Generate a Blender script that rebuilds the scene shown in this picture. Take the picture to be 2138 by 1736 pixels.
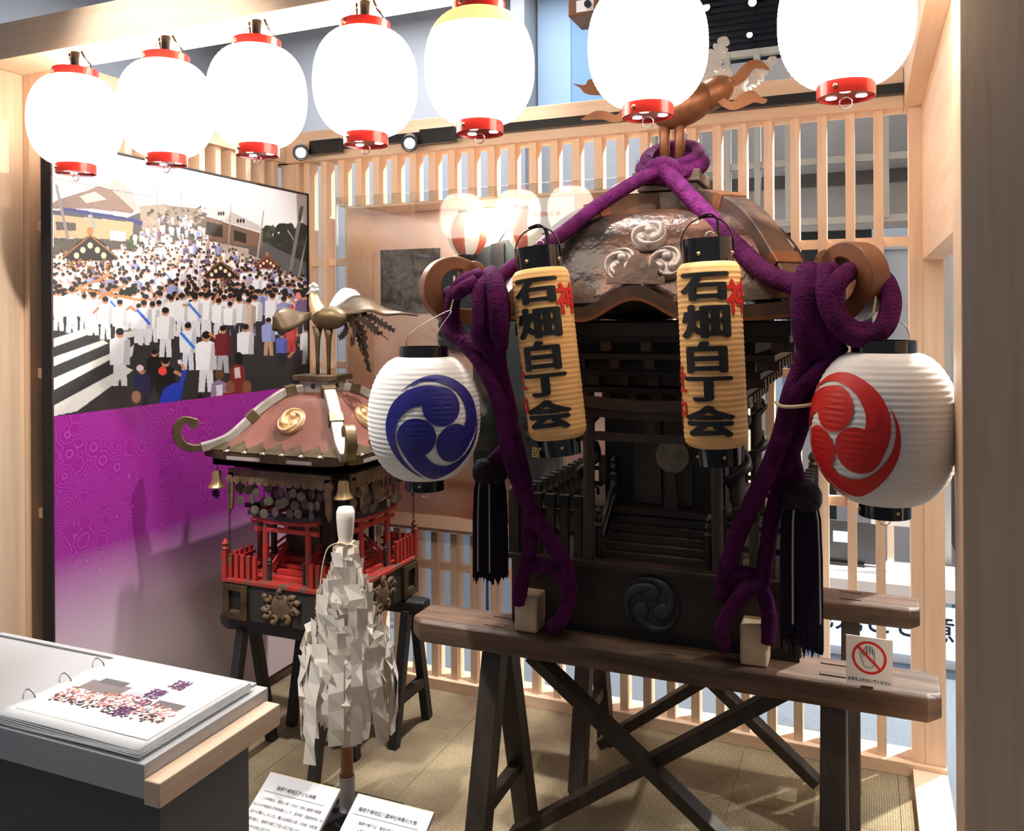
import bpy, bmesh, math, random
import numpy as np
from mathutils import Vector, Matrix

for o in list(bpy.data.objects): bpy.data.objects.remove(o, do_unlink=True)
SC = bpy.context.scene
COL = SC.collection
R = math.radians
random.seed(7)

# ------------------------------------------------------------------ camera
FPX, CYP, CAMH = 1760.0, 664.0, 1.55
YAW, ROLL = R(22.6), R(0.35)
_r = Vector((math.cos(YAW), math.sin(YAW), 0)); _f = Vector((-math.sin(YAW), math.cos(YAW), 0)); _d = Vector((0, 0, -1))
_r3 = _r*math.cos(ROLL) + _d*math.sin(ROLL); _d3 = _d*math.cos(ROLL) - _r*math.sin(ROLL)
cam = bpy.data.cameras.new('camera'); camo = bpy.data.objects.new('camera', cam); COL.objects.link(camo)
u_, b_ = -_d3, -_f
camo.matrix_world = Matrix(((_r3.x, u_.x, b_.x, 0), (_r3.y, u_.y, b_.y, 0), (_r3.z, u_.z, b_.z, CAMH), (0, 0, 0, 1)))
cam.sensor_width = 36; cam.sensor_fit = 'HORIZONTAL'; cam.lens = FPX/2138*36
cam.shift_y = -(868-CYP)/2138; cam.clip_start = .05
SC.camera = camo

def at(u, v, X=None, Y=None, Z=None):
    """point of the photograph's ray (u, v) on a plane of the room"""
    q = _r3*((u-1069)/FPX) + _d3*((v-CYP)/FPX) + _f
    if X is not None: t = X/q.x
    elif Y is not None: t = Y/q.y
    else: t = (Z-CAMH)/q.z
    return Vector((q.x*t, q.y*t, CAMH+q.z*t))

# ------------------------------------------------------------------ world, exposure, lamps of the hall
SC.view_settings.view_transform = 'Standard'; SC.view_settings.look = 'None'
SC.view_settings.gamma = 1; SC.view_settings.use_curve_mapping = False
SC.view_settings.exposure = 0.38
w = bpy.data.worlds.new('world'); SC.world = w; w.use_nodes = True
w.node_tree.nodes['Background'].inputs[0].default_value = (.55, .6, .7, 1)
w.node_tree.nodes['Background'].inputs[1].default_value = .05

LANTERN_EMIT = 6.0
def lamp(name, kind, loc, target, power, color, size=.1, angle=60, blend=.5):
    l = bpy.data.lights.new(name, kind); l.energy = power; l.color = color
    if kind == 'SPOT': l.spot_size = R(angle); l.spot_blend = blend; l.shadow_soft_size = size
    elif kind == 'AREA': l.size = size
    else: l.shadow_soft_size = size
    o = bpy.data.objects.new(name, l); COL.objects.link(o); o.location = loc
    d = Vector(target)-Vector(loc); o.rotation_euler = d.to_track_quat('-Z', 'Y').to_euler()
    return o
# ceiling lamps of the hall around the booth
lamp('hall_ceiling_lamp', 'AREA', (-3.2, 4.6, 4.2), (-3.2, 4.6, 0), 120, (.93, .96, 1), 3.2)
lamp('hall_ceiling_lamp', 'AREA', (2.6, 4.6, 4.2), (2.6, 4.6, 0), 120, (.93, .96, 1), 3.2)
lamp('hall_ceiling_lamp', 'AREA', (-4.2, -1.0, 4.2), (-4.2, -1.0, 0), 10, (.95, .97, 1), 2.4)
# spotlights of the hall ceiling aimed at the booth and its exhibits
lamp('hall_spot_lamp', 'SPOT', (1.5, 4.9, 3.95), (-.9, 3.0, .5), 1500, (1, .96, .88), .05, 64, .6)
lamp('hall_spot_lamp', 'SPOT', (2.3, 2.35, 3.95), (.1, 2.75, .1), 300, (1, .98, .92), .05, 34, .5)
lamp('hall_spot_lamp', 'SPOT', (-.95, 2.98, 3.6), (-2.05, 2.4, .85), 330, (1, .96, .94), .03, 54, .5)
lamp('hall_spot_lamp', 'SPOT', (-.05, 1.15, 3.9), (-.38, 2.30, 1.74), 800, (1, .97, .95), .04, 19, .9)
lamp('hall_spot_lamp', 'SPOT', (-1.25, .75, 3.9), (-1.18, 1.16, .85), 150, (1, .98, .95), .05, 17, .9)
lamp('hall_spot_lamp', 'SPOT', (-2.0, .85, 3.95), (-1.55, 2.3, .45), 380, (1, .97, .92), .04, 30, .6)
lamp('hall_spot_lamp', 'SPOT', (-.5, .9, 3.95), (-2.58, 1.82, .95), 420, (1, .96, .9), .05, 22, .9)
lamp('hall_spot_lamp', 'SPOT', (-1.2, 3.0, 3.95), (-1.05, 2.55, 0), 120, (1, .96, .9), .05, 60, .6)

# ------------------------------------------------------------------ materials
MATS = {}
def lin(c):
    return tuple(((x/255)/12.92 if x/255 <= .04045 else ((x/255+.055)/1.055)**2.4) for x in c)
def mat(name, c, c2=None, sc=6, rough=.55, metal=0, bump=0, bsc=None, stretch=(1, 1, 1), emit=None, estr=0, coat=0, spec=.5, lo=.35, hi=.65, sub=0):
    m = bpy.data.materials.new(name); m.use_nodes = True; nt = m.node_tree; b = nt.nodes['Principled BSDF']
    c = tuple(c)+(1,)
    b.inputs['Roughness'].default_value = rough; b.inputs['Metallic'].default_value = metal
    b.inputs['Coat Weight'].default_value = coat; b.inputs['Specular IOR Level'].default_value = spec
    b.inputs['Base Color'].default_value = c
    if c2 or bump:
        tc = nt.nodes.new('ShaderNodeTexCoord'); mp = nt.nodes.new('ShaderNodeMapping'); mp.inputs['Scale'].default_value = stretch
        nt.links.new(tc.outputs['Object'], mp.inputs['Vector'])
        n = nt.nodes.new('ShaderNodeTexNoise'); n.inputs['Scale'].default_value = sc; n.inputs['Detail'].default_value = 6; n.inputs['Roughness'].default_value = .62
        nt.links.new(mp.outputs[0], n.inputs['Vector'])
        if c2:
            r = nt.nodes.new('ShaderNodeValToRGB'); r.color_ramp.elements[0].color = c; r.color_ramp.elements[1].color = tuple(c2)+(1,)
            r.color_ramp.elements[0].position = lo; r.color_ramp.elements[1].position = hi
            nt.links.new(n.outputs[0], r.inputs[0]); nt.links.new(r.outputs[0], b.inputs['Base Color'])
        if bump:
            n2 = n
            if bsc:
                n2 = nt.nodes.new('ShaderNodeTexNoise'); n2.inputs['Scale'].default_value = bsc; n2.inputs['Detail'].default_value = 4
                nt.links.new(mp.outputs[0], n2.inputs['Vector'])
            bp = nt.nodes.new('ShaderNodeBump'); bp.inputs['Strength'].default_value = bump; bp.inputs['Distance'].default_value = .01
            nt.links.new(n2.outputs[0], bp.inputs['Height']); nt.links.new(bp.outputs[0], b.inputs['Normal'])
    if emit:
        b.inputs['Emission Color'].default_value = tuple(emit)+(1,); b.inputs['Emission Strength'].default_value = estr
    MATS[name] = m
    return m
def wood(name, c, c2, axis, **k):
    st = [26, 26, 26]; st['xyz'.index(axis)] = 1.2
    return mat(name, c, c2, sc=1.6, stretch=tuple(st), lo=.3, hi=.7, **k)

PALE, PALE2 = (.80, .54, .365), (.90, .69, .50)
for a in 'xyz': wood('pale_wood_'+a, PALE, PALE2, a, rough=.5, bump=.03)
mat('grey_paint', (.42, .44, .47), (.45, .47, .50), sc=3, rough=.8)
mat('hall_wall', (.52, .54, .58), (.55, .57, .61), sc=2, rough=.9)
mat('hall_ceiling', (.60, .61, .64), rough=.9)
mat('hall_floor', (.11, .135, .17), (.15, .18, .215), sc=120, rough=.95)
mat('light_blue', (.42, .62, .85), (.47, .66, .88), sc=1.5, rough=.6)
mat('mid_blue', (.25, .45, .72), rough=.6)
mat('blind_black', (.012, .012, .02), rough=.25)
mat('black_metal', (.012, .012, .013), rough=.35, metal=.2)
mat('black_matte', (.012, .012, .014), rough=.7)
mat('black_wood', (.013, .013, .015), (.02, .02, .023), sc=10, rough=.55)
mat('lacquer_black', (.008, .008, .009), rough=.12, coat=.5)
mat('chrome', (.8, .8, .8), rough=.15, metal=1)
mat('lens_white', (.9, .9, .9), rough=.2, emit=(1, .97, .92), estr=9)
mat('dot_white', (.9, .9, .9), emit=(.9, .93, 1), estr=9)
mat('paper_glow', (.85, .78, .68), rough=.8, emit=(1, .88, .75), estr=LANTERN_EMIT)
mat('paper_glow_soft', (.85, .78, .68), rough=.8, emit=(1, .86, .70), estr=LANTERN_EMIT*.55)
mat('red_lacquer', (.62, .03, .02), rough=.25, coat=.4)
mat('led', (.9, .9, .9), emit=(1, .93, .8), estr=14)
mat('dark_wood', (.018, .012, .009), (.040, .027, .018), sc=2, rough=.55, bump=.25, stretch=(3, 14, 14))
mat('dark_wood_y', (.018, .012, .009), (.040, .027, .018), sc=2, rough=.55, bump=.25, stretch=(14, 3, 14))
mat('dark_wood_z', (.022, .015, .011), (.046, .031, .021), sc=2, rough=.55, bump=.25, stretch=(14, 14, 2))
mat('beam_wood', (.05, .028, .018), (.15, .085, .052), sc=2, rough=.5, bump=.4, stretch=(1.5, 14, 14))
mat('pole_wood', (.56, .40, .25), (.68, .52, .35), sc=2, rough=.6, stretch=(9, 2, 9), bump=.1)
mat('shrine_dark', (.005, .004, .0035), (.010, .008, .006), sc=9, rough=.5)
mat('shrine_brown', (.022, .013, .009), (.045, .025, .016), sc=9, rough=.45, bump=.2)
mat('roof_bronze', (.030, .025, .025), (.16, .065, .034), sc=4, rough=.27, metal=.5, bump=.35, bsc=40, lo=.42, hi=.66)
mat('ridge_bronze', (.04, .03, .027), (.13, .075, .05), sc=8, rough=.4, metal=.4, bump=.25, bsc=30)
mat('crest_silver', (.33, .29, .275), (.44, .395, .375), sc=12, rough=.38, metal=.35, bump=.1, bsc=60)
mat('crest_dark', (.022, .023, .025), (.04, .041, .043), sc=40, rough=.5, bump=.2)
mat('copper_brown', (.15, .058, .024), (.25, .10, .042), sc=8, rough=.38, metal=.45, bump=.12)
mat('hook_wood', (.14, .048, .018), (.21, .078, .03), sc=6, rough=.4, bump=.1)
mat('silver_leaf', (.66, .64, .60), (.80, .79, .76), sc=12, rough=.35, metal=.6)
mat('bronze_olive', (.12, .085, .045), (.21, .155, .08), sc=14, rough=.38, metal=.55, bump=.15)
mat('brass', (.55, .40, .19), (.68, .50, .25), sc=10, rough=.3, metal=.75)
mat('gold', (.75, .50, .26), (.82, .60, .34), sc=10, rough=.32, metal=.5)
mat('gold_dark', (.05, .035, .017), (.125, .088, .042), sc=22, rough=.45, metal=.5, bump=.4)
mat('roof_red', (.15, .052, .038), (.21, .082, .06), sc=4, rough=.33, coat=.25)
mat('ridge_silver', (.42, .38, .34), (.58, .54, .50), sc=14, rough=.4, metal=.35, bump=.1)
mat('vermilion', (.42, .026, .020), (.55, .05, .04), sc=16, rough=.45)
mat('vermilion_worn', (.42, .03, .022), (.13, .09, .065), sc=22, rough=.55, lo=.48, hi=.6)
mat('torii_black', (.016, .018, .022), (.035, .036, .04), sc=20, rough=.6)
mat('base_dark', (.020, .019, .018), (.035, .033, .030), sc=10, rough=.6)
mat('carving', (.10, .062, .034), (.20, .125, .07), sc=20, rough=.6, bump=.5)
mat('disc_bronze', (.10, .085, .065), (.19, .16, .125), sc=25, rough=.5, metal=.3)
mat('rope_purple', (.044, .003, .038), (.100, .008, .080), sc=30, rough=.8, bump=.7, bsc=140, spec=.12)
mat('tassel_purple', (.008, .005, .015), (.018, .011, .030), sc=3, rough=.8, spec=.15, stretch=(120, 120, 1), bump=.6)
mat('tassel_head', (.012, .008, .014), (.04, .026, .04), sc=160, rough=.8, bump=.8, spec=.15)
mat('cord_grey', (.33, .31, .30), rough=.7)
mat('string_tan', (.66, .52, .33), rough=.8)
mat('paper_white', (.78, .76, .74), (.84, .82, .80), sc=20, rough=.75)
mat('paper_shide', (.80, .72, .62), (.88, .83, .76), sc=9, rough=.8)
mat('paper_amber', (.90, .49, .165), (.94, .58, .24), sc=9, rough=.7)
mat('paper_rim', (.60, .33, .13), rough=.7)
mat('ink_black', (.010, .010, .010), rough=.5)
mat('ink_red', (.72, .025, .022), rough=.5)
mat('ink_blue', (.016, .014, .21), rough=.5)
mat('ink_scarlet', (.62, .012, .010), rough=.5)
mat('ink_navy', (.02, .025, .06), rough=.6)
mat('ink_purple', (.16, .02, .16), rough=.5)
mat('ink_grey', (.16, .16, .17), rough=.6)
mat('caption_white', (.54, .54, .55), rough=.5)
mat('caption_ink', (.03, .03, .035), rough=.6)
mat('amber_glow', (.85, .6, .3), rough=.8, emit=(1, .62, .22), estr=1.05)
mat('bronze_brown', (.055, .036, .02), (.12, .08, .042), sc=14, rough=.4, metal=.45)
mat('ink_gold', (.75, .48, .06), rough=.5)
mat('print_white', (.85, .85, .85), rough=.5)
mat('desk_grey', (.52, .52, .53), rough=.45)
mat('desk_dark', (.15, .154, .16), (.17, .174, .18), sc=60, rough=.7)
mat('wand_wood', (.30, .115, .05), (.40, .17, .075), sc=2, stretch=(12, 12, 1), rough=.45)
mat('sleeve_white', (.62, .62, .64), rough=.6)
mat('coat_green', (.018, .026, .024), (.028, .038, .035), sc=40, rough=.85)
mat('niche_board', (.86, .60, .50), (.80, .50, .40), sc=1.3, rough=.45, lo=.55, hi=.8)
mat('cloud_print', (.72, .38, .26), (.84, .58, .46), sc=4, rough=.5)
mat('stripe_red', (.70, .20, .13), rough=.7)
mat('stripe_white', (.85, .78, .68), rough=.7, emit=(1, .85, .68), estr=.25)
mat('frame_black', (.02, .013, .010), rough=.4)
mat('white_board', (.80, .82, .84), rough=.5)
mat('screen_dark', (.06, .065, .075), rough=.3)
mat('screen_blue', (.5, .68, .85), emit=(.6, .8, 1), estr=.9)
mat('red_cloth', (.5, .02, .03), rough=.8)

def carpet():
    m = bpy.data.materials.new('carpet'); m.use_nodes = True; nt = m.node_tree; b = nt.nodes['Principled BSDF']; N = nt.nodes.new; Lk = nt.links.new
    g = N('ShaderNodeNewGeometry'); 
    n = N('ShaderNodeTexNoise'); n.inputs['Scale'].default_value = 3.2; n.inputs['Detail'].default_value = 5; Lk(g.outputs['Position'], n.inputs['Vector'])
    r = N('ShaderNodeValToRGB'); r.color_ramp.elements[0].position = .3; r.color_ramp.elements[1].position = .68
    r.color_ramp.elements[0].color = (.155, .105, .060, 1); r.color_ramp.elements[1].color = (.37, .30, .185, 1); Lk(n.outputs[0], r.inputs[0])
    wv = N('ShaderNodeTexWave'); wv.inputs['Scale'].default_value = 42; wv.inputs['Distortion'].default_value = .6; wv.bands_direction = 'X'; Lk(g.outputs['Position'], wv.inputs['Vector'])
    sp = N('ShaderNodeTexNoise'); sp.inputs['Scale'].default_value = 170; Lk(g.outputs['Position'], sp.inputs['Vector'])
    mx = N('ShaderNodeMix'); mx.data_type = 'RGBA'; mx.blend_type = 'MULTIPLY'; mx.inputs[0].default_value = .55
    r2 = N('ShaderNodeValToRGB'); r2.color_ramp.elements[0].position = .3; r2.color_ramp.elements[0].color = (.35, .35, .35, 1); r2.color_ramp.elements[1].position = .6; r2.color_ramp.elements[1].color = (1.25, 1.25, 1.2, 1)
    Lk(sp.outputs[0], r2.inputs[0]); Lk(r.outputs[0], mx.inputs[6]); Lk(r2.outputs[0], mx.inputs[7]); Lk(mx.outputs[2], b.inputs['Base Color'])
    bp = N('ShaderNodeBump'); bp.inputs['Strength'].default_value = .5; bp.inputs['Distance'].default_value = .004; Lk(wv.outputs[1], bp.inputs['Height']); Lk(bp.outputs[0], b.inputs['Normal'])
    b.inputs['Roughness'].default_value = .95; MATS['carpet'] = m
carpet()
def acrylic():
    m = bpy.data.materials.new('acrylic'); m.use_nodes = True; nt = m.node_tree; nt.nodes.remove(nt.nodes['Principled BSDF'])
    N = nt.nodes.new; fr = N('ShaderNodeFresnel'); fr.inputs[0].default_value = 1.5; t = N('ShaderNodeBsdfTransparent'); t.inputs[0].default_value = (.93, .95, .95, 1)
    g = N('ShaderNodeBsdfGlossy'); g.inputs['Roughness'].default_value = .03; mx = N('ShaderNodeMixShader')
    nt.links.new(fr.outputs[0], mx.inputs[0]); nt.links.new(t.outputs[0], mx.inputs[1]); nt.links.new(g.outputs[0], mx.inputs[2])
    nt.links.new(mx.outputs[0], nt.nodes['Material Output'].inputs[0]); MATS['acrylic'] = m
acrylic()
def vcol(name, rough=.35, coat=0):
    m = bpy.data.materials.new(name); m.use_nodes = True; nt = m.node_tree; b = nt.nodes['Principled BSDF']
    a = nt.nodes.new('ShaderNodeAttribute'); a.attribute_name = 'print'; nt.links.new(a.outputs['Color'], b.inputs['Base Color'])
    b.inputs['Roughness'].default_value = rough; b.inputs['Coat Weight'].default_value = coat; MATS[name] = m
vcol('photo_print', .4); vcol('paper_print', .6)
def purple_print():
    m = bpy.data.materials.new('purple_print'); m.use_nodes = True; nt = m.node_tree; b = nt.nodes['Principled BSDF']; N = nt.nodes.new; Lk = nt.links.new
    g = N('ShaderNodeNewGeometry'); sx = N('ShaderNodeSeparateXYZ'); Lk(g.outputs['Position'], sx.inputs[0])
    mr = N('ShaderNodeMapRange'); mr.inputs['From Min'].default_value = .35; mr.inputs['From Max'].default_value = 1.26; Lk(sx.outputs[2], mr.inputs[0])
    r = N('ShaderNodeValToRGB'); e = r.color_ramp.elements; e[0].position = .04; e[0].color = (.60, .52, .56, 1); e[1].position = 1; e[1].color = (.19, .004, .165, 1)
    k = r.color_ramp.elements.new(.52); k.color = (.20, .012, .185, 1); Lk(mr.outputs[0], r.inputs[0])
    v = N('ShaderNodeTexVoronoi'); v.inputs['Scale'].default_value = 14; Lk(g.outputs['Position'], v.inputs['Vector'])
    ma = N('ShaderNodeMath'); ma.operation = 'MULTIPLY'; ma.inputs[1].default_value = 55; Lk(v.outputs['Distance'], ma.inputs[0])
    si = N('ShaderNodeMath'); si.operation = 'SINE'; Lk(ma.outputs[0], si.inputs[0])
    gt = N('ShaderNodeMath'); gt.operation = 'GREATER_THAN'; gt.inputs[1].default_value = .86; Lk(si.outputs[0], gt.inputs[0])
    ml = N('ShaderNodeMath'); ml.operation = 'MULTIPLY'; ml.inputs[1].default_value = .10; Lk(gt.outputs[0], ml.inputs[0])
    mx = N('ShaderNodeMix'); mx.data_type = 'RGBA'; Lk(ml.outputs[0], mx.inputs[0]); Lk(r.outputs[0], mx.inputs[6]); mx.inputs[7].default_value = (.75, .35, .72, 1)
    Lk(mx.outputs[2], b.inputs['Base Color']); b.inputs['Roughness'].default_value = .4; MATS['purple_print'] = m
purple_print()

# ------------------------------------------------------------------ mesh tools
V = Vector
class MB:
    def __init__(s): s.v = []; s.f = []
    def add(s, vs, fs, M=None):
        n = len(s.v); s.v += [tuple(M @ V(p)) if M is not None else tuple(p) for p in vs]; s.f += [tuple(i+n for i in f) for f in fs]; return s
    def box(s, x0, x1, y0, y1, z0, z1, M=None):
        return s.add([(x0, y0, z0), (x1, y0, z0), (x1, y1, z0), (x0, y1, z0), (x0, y0, z1), (x1, y0, z1), (x1, y1, z1), (x0, y1, z1)],
            [(3, 2, 1, 0), (4, 5, 6, 7), (0, 1, 5, 4), (1, 2, 6, 5), (2, 3, 7, 6), (3, 0, 4, 7)], M)
    def bar(s, p0, p1, w, h, up=(0, 0, 1), w1=None, h1=None):
        p0, p1 = V(p0), V(p1); d = (p1-p0).normalized(); sd = d.cross(V(up)).normalized(); u = sd.cross(d)
        w1 = w1 or w; h1 = h1 or h; vs = []
        for p, a, b in ((p0, w, h), (p1, w1, h1)):
            for i, j in ((-1, -1), (1, -1), (1, 1), (-1, 1)): vs.append(p+sd*(i*a/2)+u*(j*b/2))
        return s.add(vs, [(0, 1, 2, 3), (7, 6, 5, 4), (0, 4, 5, 1), (1, 5, 6, 2), (2, 6, 7, 3), (3, 7, 4, 0)])
    def tube(s, pts, r, n=8, closed=False, flat=1.0):
        pts = [V(p) for p in pts]; m = len(pts); rs = r if isinstance(r, (list, tuple)) else [r]*m
        t0 = (pts[1]-pts[0]).normalized(); a = V((0, 0, 1)) if abs(t0.z) < .9 else V((1, 0, 0)); nr = (a-t0*a.dot(t0)).normalized(); vs = []
        for i, p in enumerate(pts):
            if closed: t = (pts[(i+1) % m]-pts[i-1])
            else: t = pts[min(i+1, m-1)]-pts[max(i-1, 0)]
            t = t.normalized(); nr = (nr-t*nr.dot(t)).normalized(); bn = t.cross(nr)
            for k in range(n):
                q = 2*math.pi*k/n; vs.append(p+nr*(math.cos(q)*rs[i])+bn*(math.sin(q)*rs[i]*flat))
        fs = []
        for i in range(m if closed else m-1):
            j = (i+1) % m
            for k in range(n): l = (k+1) % n; fs.append((i*n+k, i*n+l, j*n+l, j*n+k))
        if not closed: fs += [tuple(range(n))[::-1], tuple(range((m-1)*n, m*n))]
        return s.add(vs, fs)
    def pipe(s, p0, p1, ro, ri, n=36):
        p0, p1 = V(p0), V(p1); t = (p1-p0).normalized(); a = V((0, 0, 1)) if abs(t.z) < .9 else V((1, 0, 0)); nr = (a-t*a.dot(t)).normalized(); bn = t.cross(nr); vs = []
        for p, r in ((p0, ro), (p1, ro), (p1, ri), (p0, ri)):
            for k in range(n): q = 2*math.pi*k/n; vs.append(p+nr*(math.cos(q)*r)+bn*(math.sin(q)*r))
        return s.add(vs, [(i*n+k, i*n+(k+1) % n, ((i+1) % 4)*n+(k+1) % n, ((i+1) % 4)*n+k) for i in range(4) for k in range(n)])
    def cyl(s, p0, p1, r0, r1=None, n=16): return s.tube([p0, p1], [r0, r0 if r1 is None else r1], n)
    def lathe(s, prof, c=(0, 0, 0), n=32, M=None, cap=False):
        vs = []; m = len(prof); c = V(c)
        for r, z in prof:
            for k in range(n):
                q = 2*math.pi*k/n; p = V((r*math.cos(q), r*math.sin(q), z)); vs.append((M @ p if M is not None else p)+c)
        fs = [(i*n+k, i*n+(k+1) % n, (i+1)*n+(k+1) % n, (i+1)*n+k) for i in range(m-1) for k in range(n)]
        if cap: fs += [tuple(range(n))[::-1], tuple(range((m-1)*n, m*n))]
        return s.add(vs, fs)
    def ball(s, c, r, n=12, sx=1, sy=1, sz=1, M=None):
        prof = [(max(1e-4, math.sin(math.pi*i/n)), -math.cos(math.pi*i/n)) for i in range(n+1)]
        A = Matrix.Diagonal((r*sx, r*sy, r*sz))
        if M is not None: A = M.to_3x3() @ A
        return s.lathe(prof, c, n*2, A)
    def prism(s, poly, M, d):
        n = len(poly); vs = [(x, y, 0) for x, y in poly]+[(x, y, d) for x, y in poly]
        return s.add(vs, [tuple(range(n))[::-1], tuple(range(n, 2*n))]+[(i, (i+1) % n, (i+1) % n+n, i+n) for i in range(n)], M)
    def strip(s, path, side, w, th):
        """rectangular band swept along path; side = width direction, th = thickness list across"""
        path = [V(p) for p in path]; m = len(path); side = V(side).normalized(); th = th if isinstance(th, (list, tuple)) else [th]*m; vs = []
        w = w if isinstance(w, (list, tuple)) else [w]*m
        for i, p in enumerate(path):
            t = (path[min(i+1, m-1)]-path[max(i-1, 0)]).normalized(); n = side.cross(t).normalized()
            for a, b in ((-1, -1), (1, -1), (1, 1), (-1, 1)): vs.append(p+side*(a*w[i]/2)+n*(b*th[i]/2))
        fs = [(0, 1, 2, 3), tuple(range(4*m-4, 4*m))[::-1]]
        for i in range(m-1):
            for k in range(4): l = (k+1) % 4; fs.append((4*i+k, 4*i+4+k, 4*i+4+l, 4*i+l))
        return s.add(vs, fs)
    def grid(s, fn, nu, nv, wrap=False):
        vs = [fn(i/nu, j/nv) for j in range(nv+1) for i in range(nu+1)]
        return s.add(vs, [(j*(nu+1)+i, j*(nu+1)+i+1, (j+1)*(nu+1)+i+1, (j+1)*(nu+1)+i) for j in range(nv) for i in range(nu)])

ORG = {}
def mesh(name, mb, m, smooth=False, off=V((0, 0, 0))):
    me = bpy.data.meshes.new(name); ox, oy, oz = off
    me.from_pydata([(x-ox, y-oy, z-oz) for x, y, z in mb.v], [], mb.f)
    bm = bmesh.new(); bm.from_mesh(me); bmesh.ops.recalc_face_normals(bm, faces=bm.faces); bm.to_mesh(me); bm.free()
    if smooth == 'auto':
        me.shade_smooth(); me.set_sharp_from_angle(angle=R(35))
    elif smooth: me.shade_smooth()
    me.materials.append(MATS[m] if isinstance(m, str) else m)
    return me
def root(name, loc, label, cat, group=None, kind=None):
    o = bpy.data.objects.new(name, None); COL.objects.link(o); o.location = loc; o.empty_display_size = .05; ORG[o.name] = V(loc)
    if label: o['label'] = label
    if cat: o['category'] = cat
    if group: o['group'] = group
    if kind: o['kind'] = kind
    return o
def part(name, mb, m, parent, smooth=False, bevel=0, label=None, kind=None):
    """mb in world coordinates; becomes a child mesh of parent"""
    org = ORG[parent.name]
    o = bpy.data.objects.new(name, mesh(name, mb, m, smooth, org)); COL.objects.link(o); o.parent = parent; ORG[o.name] = org
    if bevel: bv = o.modifiers.new('bevel', 'BEVEL'); bv.width = bevel; bv.segments = 2; bv.limit_method = 'ANGLE'
    if label: o['label'] = label
    if kind: o['kind'] = kind
    return o
def thing(name, mb, m, label, cat, group=None, smooth=False, bevel=0, kind=None):
    """single-mesh top-level object with its origin at its base"""
    xs, ys, zs = zip(*mb.v); loc = V(((min(xs)+max(xs))/2, (min(ys)+max(ys))/2, min(zs)))
    o = bpy.data.objects.new(name, mesh(name, mb, m, smooth, loc)); COL.objects.link(o); o.location = loc; ORG[o.name] = loc
    if label: o['label'] = label
    if cat: o['category'] = cat
    if group: o['group'] = group
    if kind: o['kind'] = kind
    if bevel: bv = o.modifiers.new('bevel', 'BEVEL'); bv.width = bevel; bv.segments = 2; bv.limit_method = 'ANGLE'
    return o
def clone(src, name, parent, delta):
    o = src.copy(); COL.objects.link(o); o.name = name; o.parent = parent; o.location = src.location+V(delta); ORG[o.name] = ORG[src.name]
    return o
def spline(pts, n=8, closed=False):
    pts = [V(p) for p in pts]; m = len(pts); out = []
    for i in range(m if closed else m-1):
        if closed: p0, p1, p2, p3 = pts[i-1], pts[i], pts[(i+1) % m], pts[(i+2) % m]
        else: p0, p1, p2, p3 = pts[max(i-1, 0)], pts[i], pts[i+1], pts[min(i+2, m-1)]
        for k in range(n):
            t = k/n; out.append(.5*((2*p1)+(p2-p0)*t+(2*p0-5*p1+4*p2-p3)*t*t+(3*p1-p0-3*p2+p3)*t*t*t))
    if not closed: out.append(pts[-1])
    return out
def spl2(pts, n=6, closed=False): return [(p.x, p.y) for p in spline([(x, y, 0) for x, y in pts], n, closed)]
def frame(o, ex, ey):
    ex = V(ex).normalized(); ey = V(ey); ey = (ey-ex*ey.dot(ex)).normalized(); ez = ex.cross(ey)
    return Matrix(((ex.x, ey.x, ez.x, o[0]), (ex.y, ey.y, ez.y, o[1]), (ex.z, ey.z, ez.z, o[2]), (0, 0, 0, 1)))

_TXT = {}
def glyphs(body, bold=0):
    """outline mesh of a line of lettering, unit size, centred"""
    key = (body, bold)
    if key in _TXT: return _TXT[key]
    cu = bpy.data.curves.new('lettering', 'FONT'); cu.body = body; cu.size = 1; cu.offset = bold; cu.resolution_u = 3
    cu.align_x = 'CENTER'; o = bpy.data.objects.new('lettering', cu); COL.objects.link(o)
    dg = bpy.context.evaluated_depsgraph_get(); ev = o.evaluated_get(dg); me = ev.to_mesh()
    vs = [tuple(v.co) for v in me.vertices]; fs = [tuple(p.vertices) for p in me.polygons]; ev.to_mesh_clear()
    bpy.data.objects.remove(o); bpy.data.curves.remove(cu)
    if vs:
        xs = [p[0] for p in vs]; ys = [p[1] for p in vs]
        cx, cy = (min(xs)+max(xs))/2, (min(ys)+max(ys))/2; vs = [(x-cx, y-cy, 0) for x, y, z in vs]
    _TXT[key] = (vs, fs); return vs, fs
def heavy(body, bold):
    """lettering thickened by laying shifted copies of each stroke over one another"""
    vs, fs = glyphs(body); 
    if not bold: return vs, fs
    V2, F2 = list(vs), list(fs)
    for k in range(8):
        dx, dy = bold*math.cos(k*math.pi/4), bold*math.sin(k*math.pi/4)*.8; n = len(V2)
        V2 += [(x+dx, y+dy, (k+1)*.0012) for x, y, z in vs]; F2 += [tuple(i+n for i in f) for f in fs]
    return V2, F2
def text_on(mb, body, M, size, bold=0, sx=1.0):
    vs, fs = heavy(body, bold)
    return mb.add([(x*size*sx, y*size, z*size) for x, y, z in vs], fs, M)
def cut_text(body, size, bold, sx, step):
    """lettering cut into narrow bands so that it can be bent round a lantern"""
    vs, fs = heavy(body, bold); bm = bmesh.new(); bv = [bm.verts.new((x*size*sx, y*size, z*size)) for x, y, z in vs]
    for f in fs:
        try: bm.faces.new([bv[i] for i in f])
        except ValueError: pass
    if not vs: return [], []
    w_ = max(abs(p[0]) for p in vs)*size*sx; k = -w_
    while k < w_:
        bmesh.ops.bisect_plane(bm, geom=bm.verts[:]+bm.edges[:]+bm.faces[:], plane_co=(k, 0, 0), plane_no=(1, 0, 0)); k += step
    bm.verts.index_update(); out = [tuple(v.co) for v in bm.verts], [tuple(v.index for v in f.verts) for f in bm.faces]; bm.free(); return out

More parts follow.
